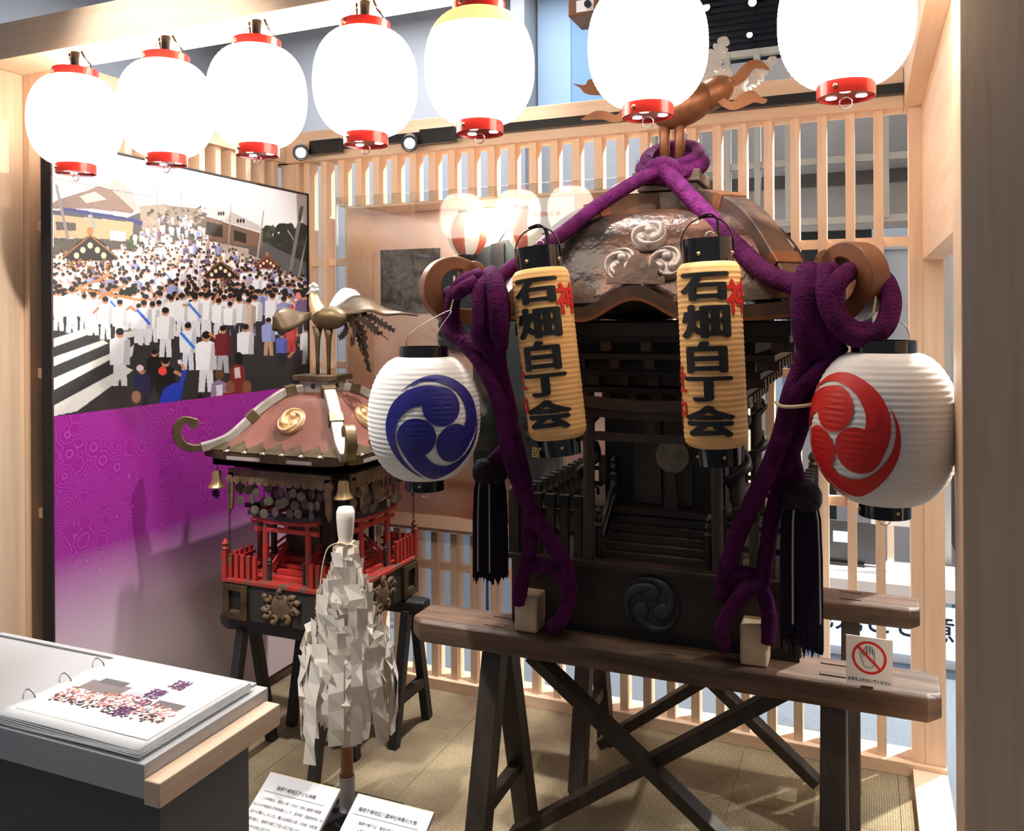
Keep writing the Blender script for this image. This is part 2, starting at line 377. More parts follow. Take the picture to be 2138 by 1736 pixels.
def raster_sheet(name, img, M, wdt, hgt, m, parent=None):
    """flat print: a fine sheet of faces with one colour per vertex; M maps (x right, y up) metres"""
    h, w_, _ = img.shape; xs = np.linspace(0, wdt, w_); ys = np.linspace(hgt, 0, h)
    gx, gy = np.meshgrid(xs, ys); pts = np.stack([gx.ravel(), gy.ravel(), np.zeros(h*w_), np.ones(h*w_)], 1)
    co = (pts @ np.array(M).T)[:, :3]
    org = ORG[parent.name] if parent else V((0, 0, 0)); co = co-np.array(org)
    i = np.arange((h-1)*w_).reshape(h-1, w_)[:, :-1].ravel(); q = np.stack([i, i+w_, i+w_+1, i+1], 1)
    me = bpy.data.meshes.new(name); me.vertices.add(len(co)); me.vertices.foreach_set('co', co.ravel().astype(np.float32))
    me.loops.add(q.size); me.loops.foreach_set('vertex_index', q.ravel().astype(np.int32)); me.polygons.add(len(q))
    me.polygons.foreach_set('loop_start', np.arange(0, q.size, 4, dtype=np.int32)); me.update(calc_edges=True)
    a = me.color_attributes.new('print', 'FLOAT_COLOR', 'POINT'); c = np.clip(img.reshape(-1, 3), 0, 1)
    c = np.where(c <= .04045, c/12.92, ((c+.055)/1.055)**2.4); a.data.foreach_set('color', np.concatenate([c, np.ones((len(c), 1))], 1).ravel().astype(np.float32))
    me.materials.append(MATS[m]); o = bpy.data.objects.new(name, me); COL.objects.link(o)
    if parent: o.parent = parent
    return o

# ================================================================== the setting
# ---- floors
fl = thing('floor', MB().box(-6, 6, -4, 8, -.06, -.025), 'hall_floor', 'blue-grey hall carpet around and behind the booth', None, kind='structure')
under = MB().box(-2.55, .25, .2, 3.25, -.0249, -.010)
fb = part('booth_floor', under, 'frame_black', fl); 
ct = MB().box(-2.40, -2.40+.4985, .26, .26+.4985, -.010, 0)
tile0 = part('carpet_tile', ct, 'carpet', fl)
for i in range(6):
    for j in range(6):
        if i == j == 0: continue
        if i == 5: continue
        clone(tile0, 'carpet_tile', fl, (i*.5, j*.5-.0, 0))
e = MB().box(.1002, .146, .26, 3.12, -.010, 0); part('carpet_edge', e, 'carpet', fl); part('carpet_edge', MB().box(-2.50, -2.4015, .26, 3.12, -.010, 0), 'carpet', fl)

# ---- back wall of slats with a glazed display niche
WB = root('wall_back', (-1, 3.18, 0), 'pale wooden slatted back wall of the booth', None, kind='structure')
YB = 3.14
NX0, NX1, NZ0, NZ1 = -2.095, -.79, .665, 2.035
full = part('slat', MB().box(.037, .067, YB, YB+.065, .045, 2.25), 'pale_wood_z', WB)
up = lowr = None
for k in range(1, 27):
    x = .037-.0905*k
    if NX0-.03 < x+.03 and x < NX1+.03:
        if up is None:
            up = part('slat', MB().box(x, x+.03, YB, YB+.065, NZ1+.012, 2.25), 'pale_wood_z', WB)
            lowr = part('slat', MB().box(x, x+.03, YB, YB+.065, .045, NZ0-.012), 'pale_wood_z', WB); x00 = x
        else:
            clone(up, 'slat', WB, (x-x00, 0, 0)); clone(lowr, 'slat', WB, (x-x00, 0, 0))
    else: clone(full, 'slat', WB, (-.0905*k, 0, 0))
part('corner_post', MB().box(-2.44, -2.345, YB, YB+.09, .045, 2.25), 'pale_wood_z', WB)
part('end_post', MB().box(.146, .185, YB-.005, YB+.09, .03, 2.25), 'pale_wood_z', WB)
part('top_rail', MB().box(-2.49, .13, YB-.03, YB+.09, 2.25, 2.385), 'pale_wood_x', WB, bevel=.002)
part('sill', MB().box(-2.49, .25, YB-.02, YB+.10, 0, .045), 'pale_wood_x', WB, bevel=.002)
for z in (1.787, 1.33, .885, .49):
    for a, b in ((-2.44, NX0-.02), (NX1+.02, .15)) if z > NZ0 else ((-2.44, .15),):
        part('cross_rail', MB().box(a, b, YB+.018, YB+.045, z, z+.032), 'pale_wood_x', WB)
# niche box behind the acrylic
part('niche_surround', MB().box(NX0-.012, NX0, YB+.01, YB+.23, NZ0-.012, NZ1+.012).box(NX1, NX1+.012, YB+.01, YB+.23, NZ0-.012, NZ1+.012)
     .box(NX0, NX1, YB+.01, YB+.23, NZ0-.012, NZ0).box(NX0, NX1, YB+.01, YB+.23, NZ1, NZ1+.012), 'pale_wood_x', WB)
rs = np.random.RandomState(3)
H_, W_ = 150, 140
yy, xx = np.mgrid[0:H_, 0:W_]/float(H_)
g = np.zeros((H_, W_, 3)); base = np.array([.955, .80, .72])
g[:] = base
def blob(img, cx, cy, sx, sy, c, k):
    h, w_, _ = img.shape; y, x = np.mgrid[0:h, 0:w_]; q = np.exp(-(((x/w_-cx)/sx)**2+((y/h-cy)/sy)**2))*k; img[:] = img*(1-q[..., None])+np.array(c)*q[..., None]
blob(g, .25, .1, .6, .2, (1, .88, .82), .8)
for i in range(26): blob(g, rs.rand(), .80+.2*rs.rand(), .05+.1*rs.rand(), .012+.02*rs.rand(), [(.80, .50, .40), (.97, .90, .90), (.72, .52, .60), (.90, .62, .45)][i % 4], .65)

nb = raster_sheet('niche_board', g, frame((NX0, YB+.225, NZ0), (1, 0, 0), (0, 0, 1)), NX1-NX0, NZ1-NZ0, 'paper_print', None)
nb.data.name = 'niche_board'; nb['label'] = 'pink printed backing board with watercolour clouds behind the acrylic'; nb.parent = WB; nb.location = V((1, -3.18, 0)); ORG[nb.name] = ORG[WB.name]

# ---- left wall of slats
WL = root('wall_left', (-2.36, 2.4, 0), 'pale wooden slatted left wall behind the festival photograph', None, kind='structure')
s0 = part('slat', MB().box(-2.47, -2.405, 1.955, 1.985, .045, 2.25), 'pale_wood_z', WL)
for k in range(1, 13): clone(s0, 'slat', WL, (0, .0905*k, 0))
part('top_rail', MB().box(-2.49, -2.385, 1.92, 3.14, 2.25, 2.392), 'pale_wood_y', WL, bevel=.002)
part('sill', MB().box(-2.49, -2.385, 1.92, 3.12, 0, .045), 'pale_wood_y', WL)
for z in (1.84, 1.365, .915, .45): part('cross_rail', MB().box(-2.455, -2.42, 1.92, 3.16, z, z+.032), 'pale_wood_y', WL)

part('end_board', MB().box(-2.535, -2.4905, 1.921, 2.20, .0, 2.348), 'pale_wood_z', WL)
# ---- right wall: header over an opening, with its beam and sill
WR = root('wall_right', (.22, 2.5, 0), 'pale wooden right wall with an open doorway below its header', None, kind='structure')
part('header', MB().box(.185, .248, 1.93, 3.23, 1.735, 2.25), 'pale_wood_y', WR)
part('top_beam', MB().box(.131, .25, 1.93, 3.24, 2.251, 2.62), 'pale_wood_y', WR, bevel=.002)
part('jamb', MB().box(.1855, .248, YB-.006, YB+.09, .03, 1.735), 'pale_wood_z', WR)
part('sill', MB().box(.146, .25, .6, YB-.021, -.01, .03), 'pale_wood_y', WR)
# ---- front posts and beam
thing('trim_1', MB().box(-2.74, -2.517, 1.78, 1.92, 0, 2.348), 'pale_wood_z', 'pale wooden front post at the left edge beside the photograph', None, kind='structure', bevel=.002)
thing('trim_2', MB().box(.170, .62, 1.78, 1.93, 0, 2.62), 'pale_wood_z', 'wide unlit wooden front post filling the right edge', None, kind='structure', bevel=.002)
thing('trim_3', MB().box(-2.74, .17, 1.78, 1.92, 2.349, 2.46), 'pale_wood_x', 'long wooden front beam carrying the row of glowing lanterns', None, kind='structure', bevel=.002)
fill_glow = MB().box(-2.28, .15, 1.885, 1.905, 2.338, 2.3485)  # glowing strip added to brighten the underside of the beam
thing('led_strip', fill_glow, 'led', 'bright linear lamp running along the underside of the front beam', 'lamp')

# ---- hall behind
thing('wall_far', MB().box(-6, 6, 6.6, 6.7, -.025, 5.2), 'hall_wall', 'plain grey-blue hall wall far behind the booth', None, kind='structure')
thing('wall_hall_left', MB().box(-6, -5.9, -4, 6.6, -.025, 5.2), 'hall_wall', 'plain grey hall wall far to the left', None, kind='structure')
thing('wall_hall_right', MB().box(5.9, 6, -4, 6.6, -.025, 5.2), 'hall_wall', 'plain grey hall wall far to the right', None, kind='structure')
thing('wall_hall_front', MB().box(-5.9, 5.9, -4, -3.9, -.025, 5.2), 'hall_wall', 'plain grey hall wall behind the viewer', None, kind='structure')
thing('ceiling', MB().box(-6, 6, -4, 6.7, 5.2, 5.3), 'hall_ceiling', 'dim grey hall ceiling above the booth', None, kind='structure')
thing('trim_4', MB().box(-2.62, -2.50, 6.3, 6.6, -.025, 5.2), 'grey_paint', 'narrow grey wall pier beside the light blue panels', None, kind='structure')
w1 = root('window_1', (-2.1, 6.55, 3.27), 'pair of light blue wall panels high behind the lanterns', None, kind='structure')
part('pane', MB().box(-2.48, -2.21, 6.55, 6.599, 3.27, 4.2), 'light_blue', w1); part('pane', MB().box(-2.19, -1.62, 6.55, 6.599, 3.27, 4.2), 'mid_blue', w1)
part('mullion', MB().box(-2.21, -2.19, 6.54, 6.599, 3.27, 4.2), 'light_blue', w1)
w2 = root('window_2', (-.84, 6.55, 3.2), 'black hall window with horizontal blinds behind the bronze bird', None, kind='structure')
part('pane', MB().box(-1.45, -.46, 6.57, 6.599, 3.19, 4.25), 'blind_black', w2)
b0 = None
for k in range(20):
    z = 3.22+k*.05
    if b0 is None: b0 = part('blind_slat', MB().box(-1.44, -.47, 6.54, 6.565, z, z+.012), 'blind_black', w2)
    else: clone(b0, 'blind_slat', w2, (0, 0, k*.05))
for i, (u, v, r, lb) in enumerate(((1474, 15, .028, 'left of the pair of hall downlights above the bronze bird'), (1571, 5, .028, 'right of the pair of hall downlights above the bronze bird'), (1565, 73, .02, 'small lowest hall downlight beside the silver feather'))):
    c = at(u, v, Y=6.3); d = root('downlight', c, lb, 'lamp', 'downlights of the hall')  # glowing discs standing for lamps mirrored in the black window
    part('housing', MB().cyl(c+V((0, .0, 0)), c+V((0, .08, .02)), r*1.15, n=20), 'black_metal', d); part('lens', MB().cyl(c+V((0, -.004, 0)), c, r, n=20), 'dot_white', d)
    part('bracket', MB().cyl(c+V((0, .04, .01)), (c.x, c.y+.24, c.z+.02), .006, n=8), 'black_metal', d)
# boxed fitting hanging high behind the lanterns
pj = at(1222, 25, Y=4.6); pr = root('ceiling_projector', pj, 'reddish brown boxed projector hanging high behind the sixth lantern', 'projector')
part('housing', MB().box(pj.x-.07, pj.x+.10, pj.y-.1, pj.y+.15, pj.z-.05, pj.z+.10), 'hook_wood', pr, bevel=.006)
part('face', MB().box(pj.x-.02, pj.x+.08, pj.y-.103, pj.y-.1, pj.z-.035, pj.z+.03), 'print_white', pr); part('lens', MB().cyl((pj.x+.05, pj.y-.12, pj.z-.0), (pj.x+.05, pj.y-.1, pj.z), .02), 'black_metal', pr)
part('drop_rod', MB().cyl((pj.x, pj.y, pj.z+.1), (pj.x, pj.y, 5.2), .012, n=8), 'black_metal', pr)
# neighbouring lattice screen
LS = root('lattice_screen', (-.4, 4.75, 0), 'grey-green lattice screen of the neighbouring booth, seen through the right slats', 'screen')
mat('screen_green', (.40, .42, .40), (.45, .47, .44), sc=4, rough=.7)
ss = part('slat', MB().box(.25, .28, 4.6, 4.65, 2.04, 2.95), 'screen_green', LS)
for k in range(1, 9): clone(ss, 'slat', LS, (-.155*k, 0, 0))
for z in (2.02, 2.33, 2.93): part('cross_rail', MB().box(-1.05, .32, 4.605, 4.645, z, z+.035), 'screen_green', LS)
part('post', MB().box(-1.12, -1.05, 4.59, 4.66, -.025, 2.97), 'screen_green', LS); part('post', MB().box(.32, .39, 4.59, 4.66, -.025, 2.97), 'screen_green', LS)
part('backing_board', MB().box(-1.05, .32, 4.95, 4.98, 2.02, 3.0), 'grey_paint', LS); part('dark_valance', MB().box(-.85, .32, 4.90, 4.93, 2.26, 2.33), 'screen_dark', LS)
part('side_board', MB().box(.33, .39, 4.66, 4.98, -.025, 2.97), 'screen_green', LS)
# low exhibits seen between the slats
DC = root('display_counter', (.05, 4.35, -.025), 'white display counter with blue lettering behind the right slats', 'counter')
part('body', MB().box(-.55, .85, 4.2, 4.55, -.025, .08), 'white_board', DC); part('header_board', MB().box(-.55, .85, 4.16, 4.2, .03, .25), 'screen_blue', DC)
M = frame((.055, 4.158, .165), (1, 0, 0), (0, 0, 1)); tx = MB(); text_on(tx, '地元ここ意', M, .125, .012); part('lettering', tx, 'ink_navy', DC)
part('shelf', MB().box(-.55, .85, 4.16, 4.55, .28, .34), 'white_board', DC); part('shelf_post', MB().box(-.53, -.47, 4.3, 4.36, .08, .28), 'white_board', DC); part('shelf_post', MB().box(.77, .83, 4.3, 4.36, .08, .28), 'white_board', DC)
mn = root('monitor', (-.02, 4.4, .34), 'dark sloping screen with a small blue label on the white counter', 'monitor')
part('panel', MB().bar((-.28, 4.42, .45), (.08, 4.42, .45), .02, .2), 'screen_dark', mn); part('label_card', MB().box(-.14, -.04, 4.395, 4.405, .45, .50), 'screen_blue', mn); part('foot', MB().box(-.2, 0, 4.38, 4.48, .34, .355), 'black_metal', mn)
cd = root('notice_card', (.11, 4.35, .34), 'white notice card with a grey round emblem above the counter', 'sign')
part('card', MB().box(.03, .20, 4.35, 4.36, .56, .74), 'print_white', cd); part('emblem', MB().box(.10, .16, 4.345, 4.35, .615, .68), 'grey_paint', cd); part('stand', MB().box(.10, .13, 4.36, 4.37, .34, .6), 'chrome', cd)
thing('dark_cabinet', MB().box(.42, 1.1, 4.75, 5.1, .36, .80).box(.44, 1.08, 4.74, 4.75, .40, .60).box(.44, .56, 4.8, 5.0, -.025, .36), 'screen_dark', 'dark low cabinet seen through the right doorway', 'cabinet')
thing('green_panel', MB().box(-.42, .05, 5.3, 5.34, 1.2, 2.06).box(-.2, -.15, 5.3, 5.35, -.025, 1.2), 'coat_green', 'dark green panel below the neighbouring lattice screen', 'panel')
thing('blue_panel', MB().box(-.9, -.45, 5.3, 5.34, 1.0, 2.06).box(-.7, -.65, 5.3, 5.35, -.025, 1.0), 'light_blue', 'light blue panel below the neighbouring lattice screen', 'panel')
thing('grey_partition', MB().box(-3.2, 1.5, 5.6, 5.66, -.025, 1.95).box(-3.2, 1.5, 5.59, 5.67, 1.95, 1.98), 'hall_wall', 'long grey partition low behind the slatted back wall', 'partition')
for k, (x, c_, lb) in enumerate(((-1.53, 'red_cloth', 'narrow red banner standing behind the slats beside the purple tassel'), (-1.80, 'ink_navy', 'narrow dark banner standing behind the slats left of the red one'))):
    thing('floor_banner', MB().box(x-.045, x+.045, 3.95, 3.965, .25, .95).box(x-.006, x+.006, 3.965, 3.975, -.025, .9).box(x-.08, x+.08, 3.9, 4.02, -.025, -.01), c_, lb, 'banner', 'banners behind the slats')

lamp('niche_lamp', 'AREA', (-1.45, YB+.10, NZ1-.01), (-1.45, YB+.16, 1.0), 7.0, (1, .9, .82), .12)  # light added inside the niche to brighten its backing board
# ---- contents of the niche
ap = thing('acrylic_sheet', MB().box(-2.137, -.775, YB-.012, YB-.004, .615, 2.085), 'acrylic', 'large clear acrylic sheet covering the pink display niche', 'sheet')
dk = MB().box(-2.05, -1.745, YB+.212, YB+.222, 1.575, 1.865); mat('dark_photo', (.03, .033, .03), (.10, .10, .09), sc=26, rough=.5)  # thin board with a random dark speckle
thing('dark_photo_board', dk, 'dark_photo', 'dark speckled photograph board mounted left of the hanging coat', 'picture')
C0 = V((-1.37, YB+.195, 0))
def mirror(poly): return [(-x, y) for x, y in poly[::-1]]
half = [(0, 1.90), (.05, 1.885), (.13, 1.86), (.36, 1.80), (.37, 1.42), (.24, 1.40), (.20, 1.45), (.20, .86), (0, .86)]
HC = root('happi_coat', (C0.x, C0.y, .86), 'black happi coat with white and gold lettering hanging in the niche', 'coat')
part('body', MB().prism(half[1:-1]+[(-x, y) for x, y in half[1:-1]][::-1], frame((C0.x, C0.y+.02, 0), (1, 0, 0), (0, 0, 1)), .03), 'coat_green', HC)
for s in (-1, 1):
    part('collar_band', MB().box(C0.x+s*.075-.03, C0.x+s*.075+.03, C0.y-.022, C0.y-.010, .86, 1.87), 'ink_black', HC)
tx = MB(); text_on(tx, '禮', frame((C0.x+.075, C0.y-.024, 1.425), (1, 0, 0), (0, 0, 1)), .062, .01); text_on(tx, '祭', frame((C0.x-.075, C0.y-.024, 1.425), (1, 0, 0), (0, 0, 1)), .062, .01)
part('white_lettering', tx, 'print_white', HC)
tx = MB()
for i, ch in enumerate('吉岡部'): text_on(tx, ch, frame((C0.x+.10, C0.y-.024, 1.135-i*.075), (1, 0, 0), (0, 0, 1)), .05, .004)
part('gold_lettering', tx, 'ink_gold', HC)
HG = root('coat_hanger', (C0.x, C0.y, 1.86), 'dark hanger with cords hooked above the black coat', 'hanger')
part('hook', MB().tube([(C0.x, C0.y, 1.985), (C0.x, C0.y, 2.02), (C0.x+.008, C0.y, 2.034), (C0.x+.012, C0.y, 2.02), (C0.x+.008, C0.y, 2.0)], .005, 6), 'black_metal', HG)
for s in (-1, 1): part('cord', MB().tube([(C0.x, C0.y, 1.985), (C0.x+s*.09, C0.y, 1.86)], .004, 6), 'black_metal', HG)
for x, lb in ((-1.545, 'left pink-and-white striped lantern inside the niche'), (-1.265, 'right pink-and-white striped lantern inside the niche')):
    c = V((x, YB+.086, 1.905)); sl = root('striped_lantern', c-V((0, 0, .1)), lb, 'lantern', 'striped lanterns in the niche')
    prof = [(.04+.045*math.sin(math.pi*(i/24))**.7+(.0012 if i % 2 else 0), -.088+.176*i/24) for i in range(25)]
    for k in range(8):
        mb = MB(); vs = []
        for r_, z_ in prof:
            for j in range(5): q = 2*math.pi*(k+j/4)/8+.3; vs.append(c+V((r_*math.cos(q), r_*math.sin(q), z_)))
        mb.add(vs, [(i*5+j, i*5+j+1, i*5+j+6, i*5+j+5) for i in range(24) for j in range(4)])
        part('paper_stripe', mb, 'stripe_red' if k % 2 else 'stripe_white', sl, True)
    part('cap', MB().cyl(c+V((0, 0, .088)), c+V((0, 0, .10)), .04, n=24), 'black_matte', sl); part('cap', MB().cyl(c-V((0, 0, .10)), c-V((0, 0, .088)), .04, n=24), 'black_matte', sl)
    part('wire', MB().cyl(c+V((0, 0, .10)), (c.x, c.y, NZ1), .0015, n=6), 'black_metal', sl)
sg = root('notice_sheet', (-1.14, YB+.03, 1.89), 'white notice sheet reading a district festival name at the niche top', 'sign')
part('sheet', MB().box(-1.245, -1.05, YB+.03, YB+.034, 1.89, 2.032), 'print_white', sg)
tx = MB(); text_on(tx, '石畑地区 祭', frame((-1.165, YB+.029, 1.965), (1, 0, 0), (0, 0, 1)), .022); part('lettering', tx, 'ink_red', sg)

# ---- light track on the back wall
TR = thing('light_track', MB().box(-2.24, .128, YB-.065, YB-.031, 2.288, 2.322), 'black_metal', 'black lighting track along the top of the slatted back wall', 'track')
def spot(u, v, dirv, lb, power, on):
    c = at(u, v, Y=YB-.10); rt = root('track_spotlight', c, lb, 'spotlight', 'spotlights on the track'); d = V(dirv).normalized()
    b = c-d*.045; a = c+d*.03
    part('head', MB().cyl(b, a, .034, n=28).pipe(a, a+d*.012, .034, .0295, 28), 'black_metal', rt, 'auto')
    part('reflector', MB().cyl(a-d*.004, a+d*.0010, .029, n=28), 'chrome', rt); part('lens', MB().cyl(a-d*.004, a+d*.0018, .0215, n=28), 'lens_white', rt)
    ax = c.x+.10
    part('adapter_box', MB().box(ax-.06, ax+.10, YB-.095, YB-.066, 2.265, 2.325), 'black_metal', rt, bevel=.003)
    part('yoke', MB().box(c.x+.03, ax-.04, YB-.088, YB-.07, c.z-.008, c.z+.010), 'black_metal', rt)
    if power: 
        l = lamp('track_spot_lamp', 'SPOT', a+d*.02, a+d*2, power, (1, .95, .88), .028, 58, .5); l.parent = rt; l.location = a+d*.02-c
spot(628, 318, (.58, -.78, -.26), 'left black track spotlight beside the festival photograph', 16, True)
spot(856, 298, (.42, -.86, -.30), 'right black track spotlight between two glowing lanterns', 16, True)

# ================================================================== glowing lantern row
def ribbed(rmax, h, rtop, rbot, ribs, amp, k=.62, pw=2.35):
    """profile (r, z) of a paper lantern with bamboo ribs, z from -h/2 to h/2"""
    out = []; n = ribs*4
    for i in range(n+1):
        t = i/n; z = -h/2+h*t; e = abs(2*t-1); b = (1-e**pw)**k if e < 1 else 0
        ends = rbot if t < .5 else rtop
        r = ends+(rmax-ends)*b
        r += amp*math.cos(2*math.pi*t*ribs)*(.4+.6*b)
        out.append((r, z))
    return out
def wire(mb, c, r, z, top, w=.0012):
    return mb.tube(spline([c+V((-r, 0, z)), c+V((-r*.7, 0, z+(top-z)*.6)), c+V((0, 0, top)), c+V((r*.7, 0, z+(top-z)*.6)), c+V((r, 0, z))], 5), w, 6)
ordn = ['leftmost glowing white lantern, beside the left post', 'second glowing white lantern from the left post', 'third glowing white lantern from the left post', 'fourth glowing white lantern, left of the right track spotlight',
        'fifth glowing white lantern with an amber upper band', 'sixth glowing white lantern, in front of the bronze bird', 'seventh and rightmost glowing white lantern, nearest the right post']
prot = None; prof = ribbed(.1295, .258, .061, .054, 30, .0014, .60)
for i, (u, v) in enumerate(((158, 253), (347, 225), (537, 207), (763, 172), (1001, 143), (1352, 90), (1765, 45))):
    p = at(u, v, Y=1.82); c = V((p.x, 1.82, 2.143))
    rt = root('paper_lantern', c-V((0, 0, .165)), ordn[i], 'lantern', 'glowing lanterns under the front beam')
    if prot is None:
        prot = []
        def P_(n, mb, m, sm=False, par=None): o = part(n, mb, m, par or rt, sm); prot.append((o, par)); return o
        P_('paper_shade', MB().lathe(prof, c, 48), 'paper_glow', True)
        ring = lambda z0, z1, r: MB().pipe(c+V((0, 0, z0)), c+V((0, 0, z1)), r, r-.003, 36)
        P_('top_ring', ring(.128, .152, .063), 'red_lacquer', 'auto')
        # bottom ring with a floor pierced by three vent holes
        P_('bottom_ring', ring(-.156, -.128, .056), 'red_lacquer', 'auto')
        P_('bottom_plate', MB().cyl(c+V((0, 0, -.150)), c+V((0, 0, -.147)), .053, n=32), 'red_lacquer')
        for k in range(3):
            q = 2*math.pi*k/3+.5; h_ = c+V((.033*math.cos(q), .033*math.sin(q), 0)); P_('vent_hole', MB().cyl(h_+V((0, 0, -.1512)), h_+V((0, 0, -.149)), .0105, n=18), 'lens_white')
        P_('pull_ring', MB().tube([c+V((.012*math.cos(q), 0, -.166+.012*math.sin(q))) for q in [2*math.pi*k/16 for k in range(16)]], .0013, 6, True), 'chrome', True)
        for q in (-1.9, 1.2): P_('rivet', MB().ball(c+V((.063*math.cos(q), .063*math.sin(q), .14)), .005, 6), 'brass', True); P_('rivet', MB().ball(c+V((.056*math.cos(q), .056*math.sin(q), -.142)), .005, 6), 'brass', True)
        P_('hanger_wire', wire(MB(), c, .062, .14, .203), 'chrome')
        P_('lamp_holder', MB().cyl(c+V((0, 0, .135)), c+V((0, 0, .206)), .013, n=16).cyl(c+V((0, 0, .150)), c+V((0, 0, .164)), .030, .018, 20), 'black_metal', 'auto')
        for s in (-1, 1): P_('hook_clip', MB().tube([c+V((s*.035, .02, .15)), c+V((s*.04, .02, .17)), c+V((s*.03, .01, .185)), c+V((s*.025, 0, .206))], .003, 6), 'black_metal', True)
    else:
        for o, par in prot:
            d = o.copy(); COL.objects.link(d); d.parent = rt; d.location = o.location; ORG[d.name] = ORG[rt.name]
            if i == 4 and o.name.startswith('paper_shade'): pass
    if i == 4:
        # the fifth one has an amber paper band on top with its own glow
        sel = [pq for pq in prof if pq[1] > .078]
        part('amber_band', MB().lathe([(r_+.0012, z_) for r_, z_ in sel], c, 48), 'amber_glow', rt, True)

# ================================================================== tomoe emblem pieces
PHI = [0, 30, 60, 90, 120, 150, 176]; RIN = [.40, .46, .63, .765, .85, .93, .995]
def comma2d(R_, k, cw=1, head=.365, dist=.43, n=30):
    """one comma of a three-comma emblem: head disc and tapering tail (angle, outer, inner radius)"""
    a0 = math.pi/2+k*2*math.pi/3; tail = []
    for i in range(n+1):
        f_ = 176*i/n; s_ = min(1, f_/80); s_ = s_*s_*(3-2*s_); tail.append((a0+cw*R(f_), R_*(.795+.205*s_), R_*float(np.interp(f_, PHI, RIN))))
    return ((dist*R_*math.cos(a0), dist*R_*math.sin(a0)), head*R_), tail
def comma_mesh(mb, fn, R_, k, cw=1, rings=8, seg=28, **kw):
    """fn(x, y, p) places a point; p runs from 0 at the outline to 1 in the middle"""
    (hc, rh), tail = comma2d(R_, k, cw, **kw)
    vs = [fn(hc[0], hc[1], 1)]; fs = []
    for i in range(1, rings+1):
        for j in range(seg): q = 2*math.pi*j/seg; vs.append(fn(hc[0]+rh*i/rings*math.cos(q), hc[1]+rh*i/rings*math.sin(q), math.sqrt(max(0, 1-(i/rings)**2))))
    for j in range(seg): fs.append((0, 1+j, 1+(j+1) % seg))
    for i in range(rings-1):
        for j in range(seg): a = 1+i*seg+j; b = 1+i*seg+(j+1) % seg; fs.append((a, a+seg, b+seg, b))
    mb.add(vs, fs); vs = []; fs = []; m = 6; n = len(tail)-1
    for i, (q, ro, ri) in enumerate(tail):
        for j in range(m+1): r = ri+(ro-ri)*j/m; vs.append(fn(r*math.cos(q), r*math.sin(q), math.sqrt(max(0, 1-(2*j/m-1)**2))*min(1, (ro-ri)/(.36*R_)+.15)))
    for i in range(n):
        for j in range(m): a = i*(m+1)+j; fs.append((a, a+1, a+m+2, a+m+1))
    return mb.add(vs, fs)
def crest(name, M, R_, m, mbase, parent, th=.012, cw=1, rim=True, disc=True):
    """raised medallion: backing disc and three puffed commas; M = local frame (z outwards)"""
    b = MB().lathe([(R_, 0), (R_, th*.55), (R_*.97, th*.7), (1e-4, th*.7)], (0, 0, 0), 36)
    o = part(name, MB().add(b.v, b.f, M), mbase, parent, 'auto')
    for k in range(3):
        mb = comma_mesh(MB(), lambda x, y, p: M @ V((x, y, th*.62+p**.7*th*1.15)), R_*.985, k, cw, rings=7, seg=24, head=.325, dist=.44); part('comma', mb, m, o, True)
    return o

# ================================================================== big round tomoe lanterns
def round_lantern(c, rmax, h, face, ink, lb, cw, tR, tz, tilt, hook):
    prof = ribbed(rmax, h, rmax*.43, rmax*.34, 26, .0009, .56, 2.1)
    def rad(z):
        t = min(1, max(0, z/h+.5)); i = t*(len(prof)-1); a = int(i); b = min(a+1, len(prof)-1); return prof[a][0]*(1-(i-a))+prof[b][0]*(i-a)
    rt = root('round_lantern', c-V((0, 0, h/2+.03)), lb, 'lantern', 'round emblem lanterns hung from the roof hooks')
    part('paper_shade', MB().lathe(prof, c, 64), 'paper_white', rt, True)
    def fn(x, y, p):
        z = tz+y; r = rad(z)+.0026; q = face+x/rmax*1.02
        return c+V((r*math.cos(q), r*math.sin(q), z))
    mb = MB(); ct, st = math.cos(tilt), math.sin(tilt)
    for k in range(3): comma_mesh(mb, lambda x, y, p: fn(x*ct-y*st, x*st+y*ct, p), tR, k, cw, rings=14, seg=40)
    part('emblem', mb, ink, rt, True)
    rt_, rb_ = rmax*.44, rmax*.35
    tub = lambda z0, z1, r: MB().pipe(c+V((0, 0, z0)), c+V((0, 0, z1)), r, r-.003, 40)
    part('top_ring', tub(h/2-.004, h/2+.026, rt_), 'lacquer_black', rt, 'auto'); part('bottom_ring', tub(-h/2-.028, -h/2+.004, rb_), 'lacquer_black', rt, 'auto')
    for q in (face-.5, face+1.2): part('rivet', MB().ball(c+V((rb_*math.cos(q), rb_*math.sin(q), -h/2-.012)), .004, 6), 'brass', rt, True)
    part('pull_ring', MB().tube([c+V((.011*math.cos(q), 0, -h/2-.038+.011*math.sin(q))) for q in [2*math.pi*k/16 for k in range(16)]], .001, 6, True), 'chrome', rt, True)
    top = hook-c
    part('hanger_wire', MB().tube(spline([c+V((-rt_*.8, 0, h/2+.015)), c+V((-rt_*.62, 0, h/2+.06)), V((hook.x, hook.y, hook.z)), c+V((rt_*.62, 0, h/2+.06)), c+V((rt_*.8, 0, h/2+.015))], 6), .0013, 6), 'chrome', rt, True)
    part('hanging_string', MB().tube([hook, hook+V((.004, .01, .03)), hook+V((-.004, .03, .09))], .003, 6), 'string_tan', rt)
    return rt
cl = at(886, 872, Y=1.93); cr = at(1846, 893, Y=1.99)
round_lantern(cl, .1455, .316, R(-48), 'ink_blue', 'round white paper lantern with a blue three-comma emblem', 1, .132, -.014, R(-10), at(941, 648, Y=1.96))
round_lantern(cr, .150, .325, R(-131), 'ink_scarlet', 'round white paper lantern with a red three-comma emblem', 1, .132, -.008, R(4), at(1824, 655, Y=1.99))

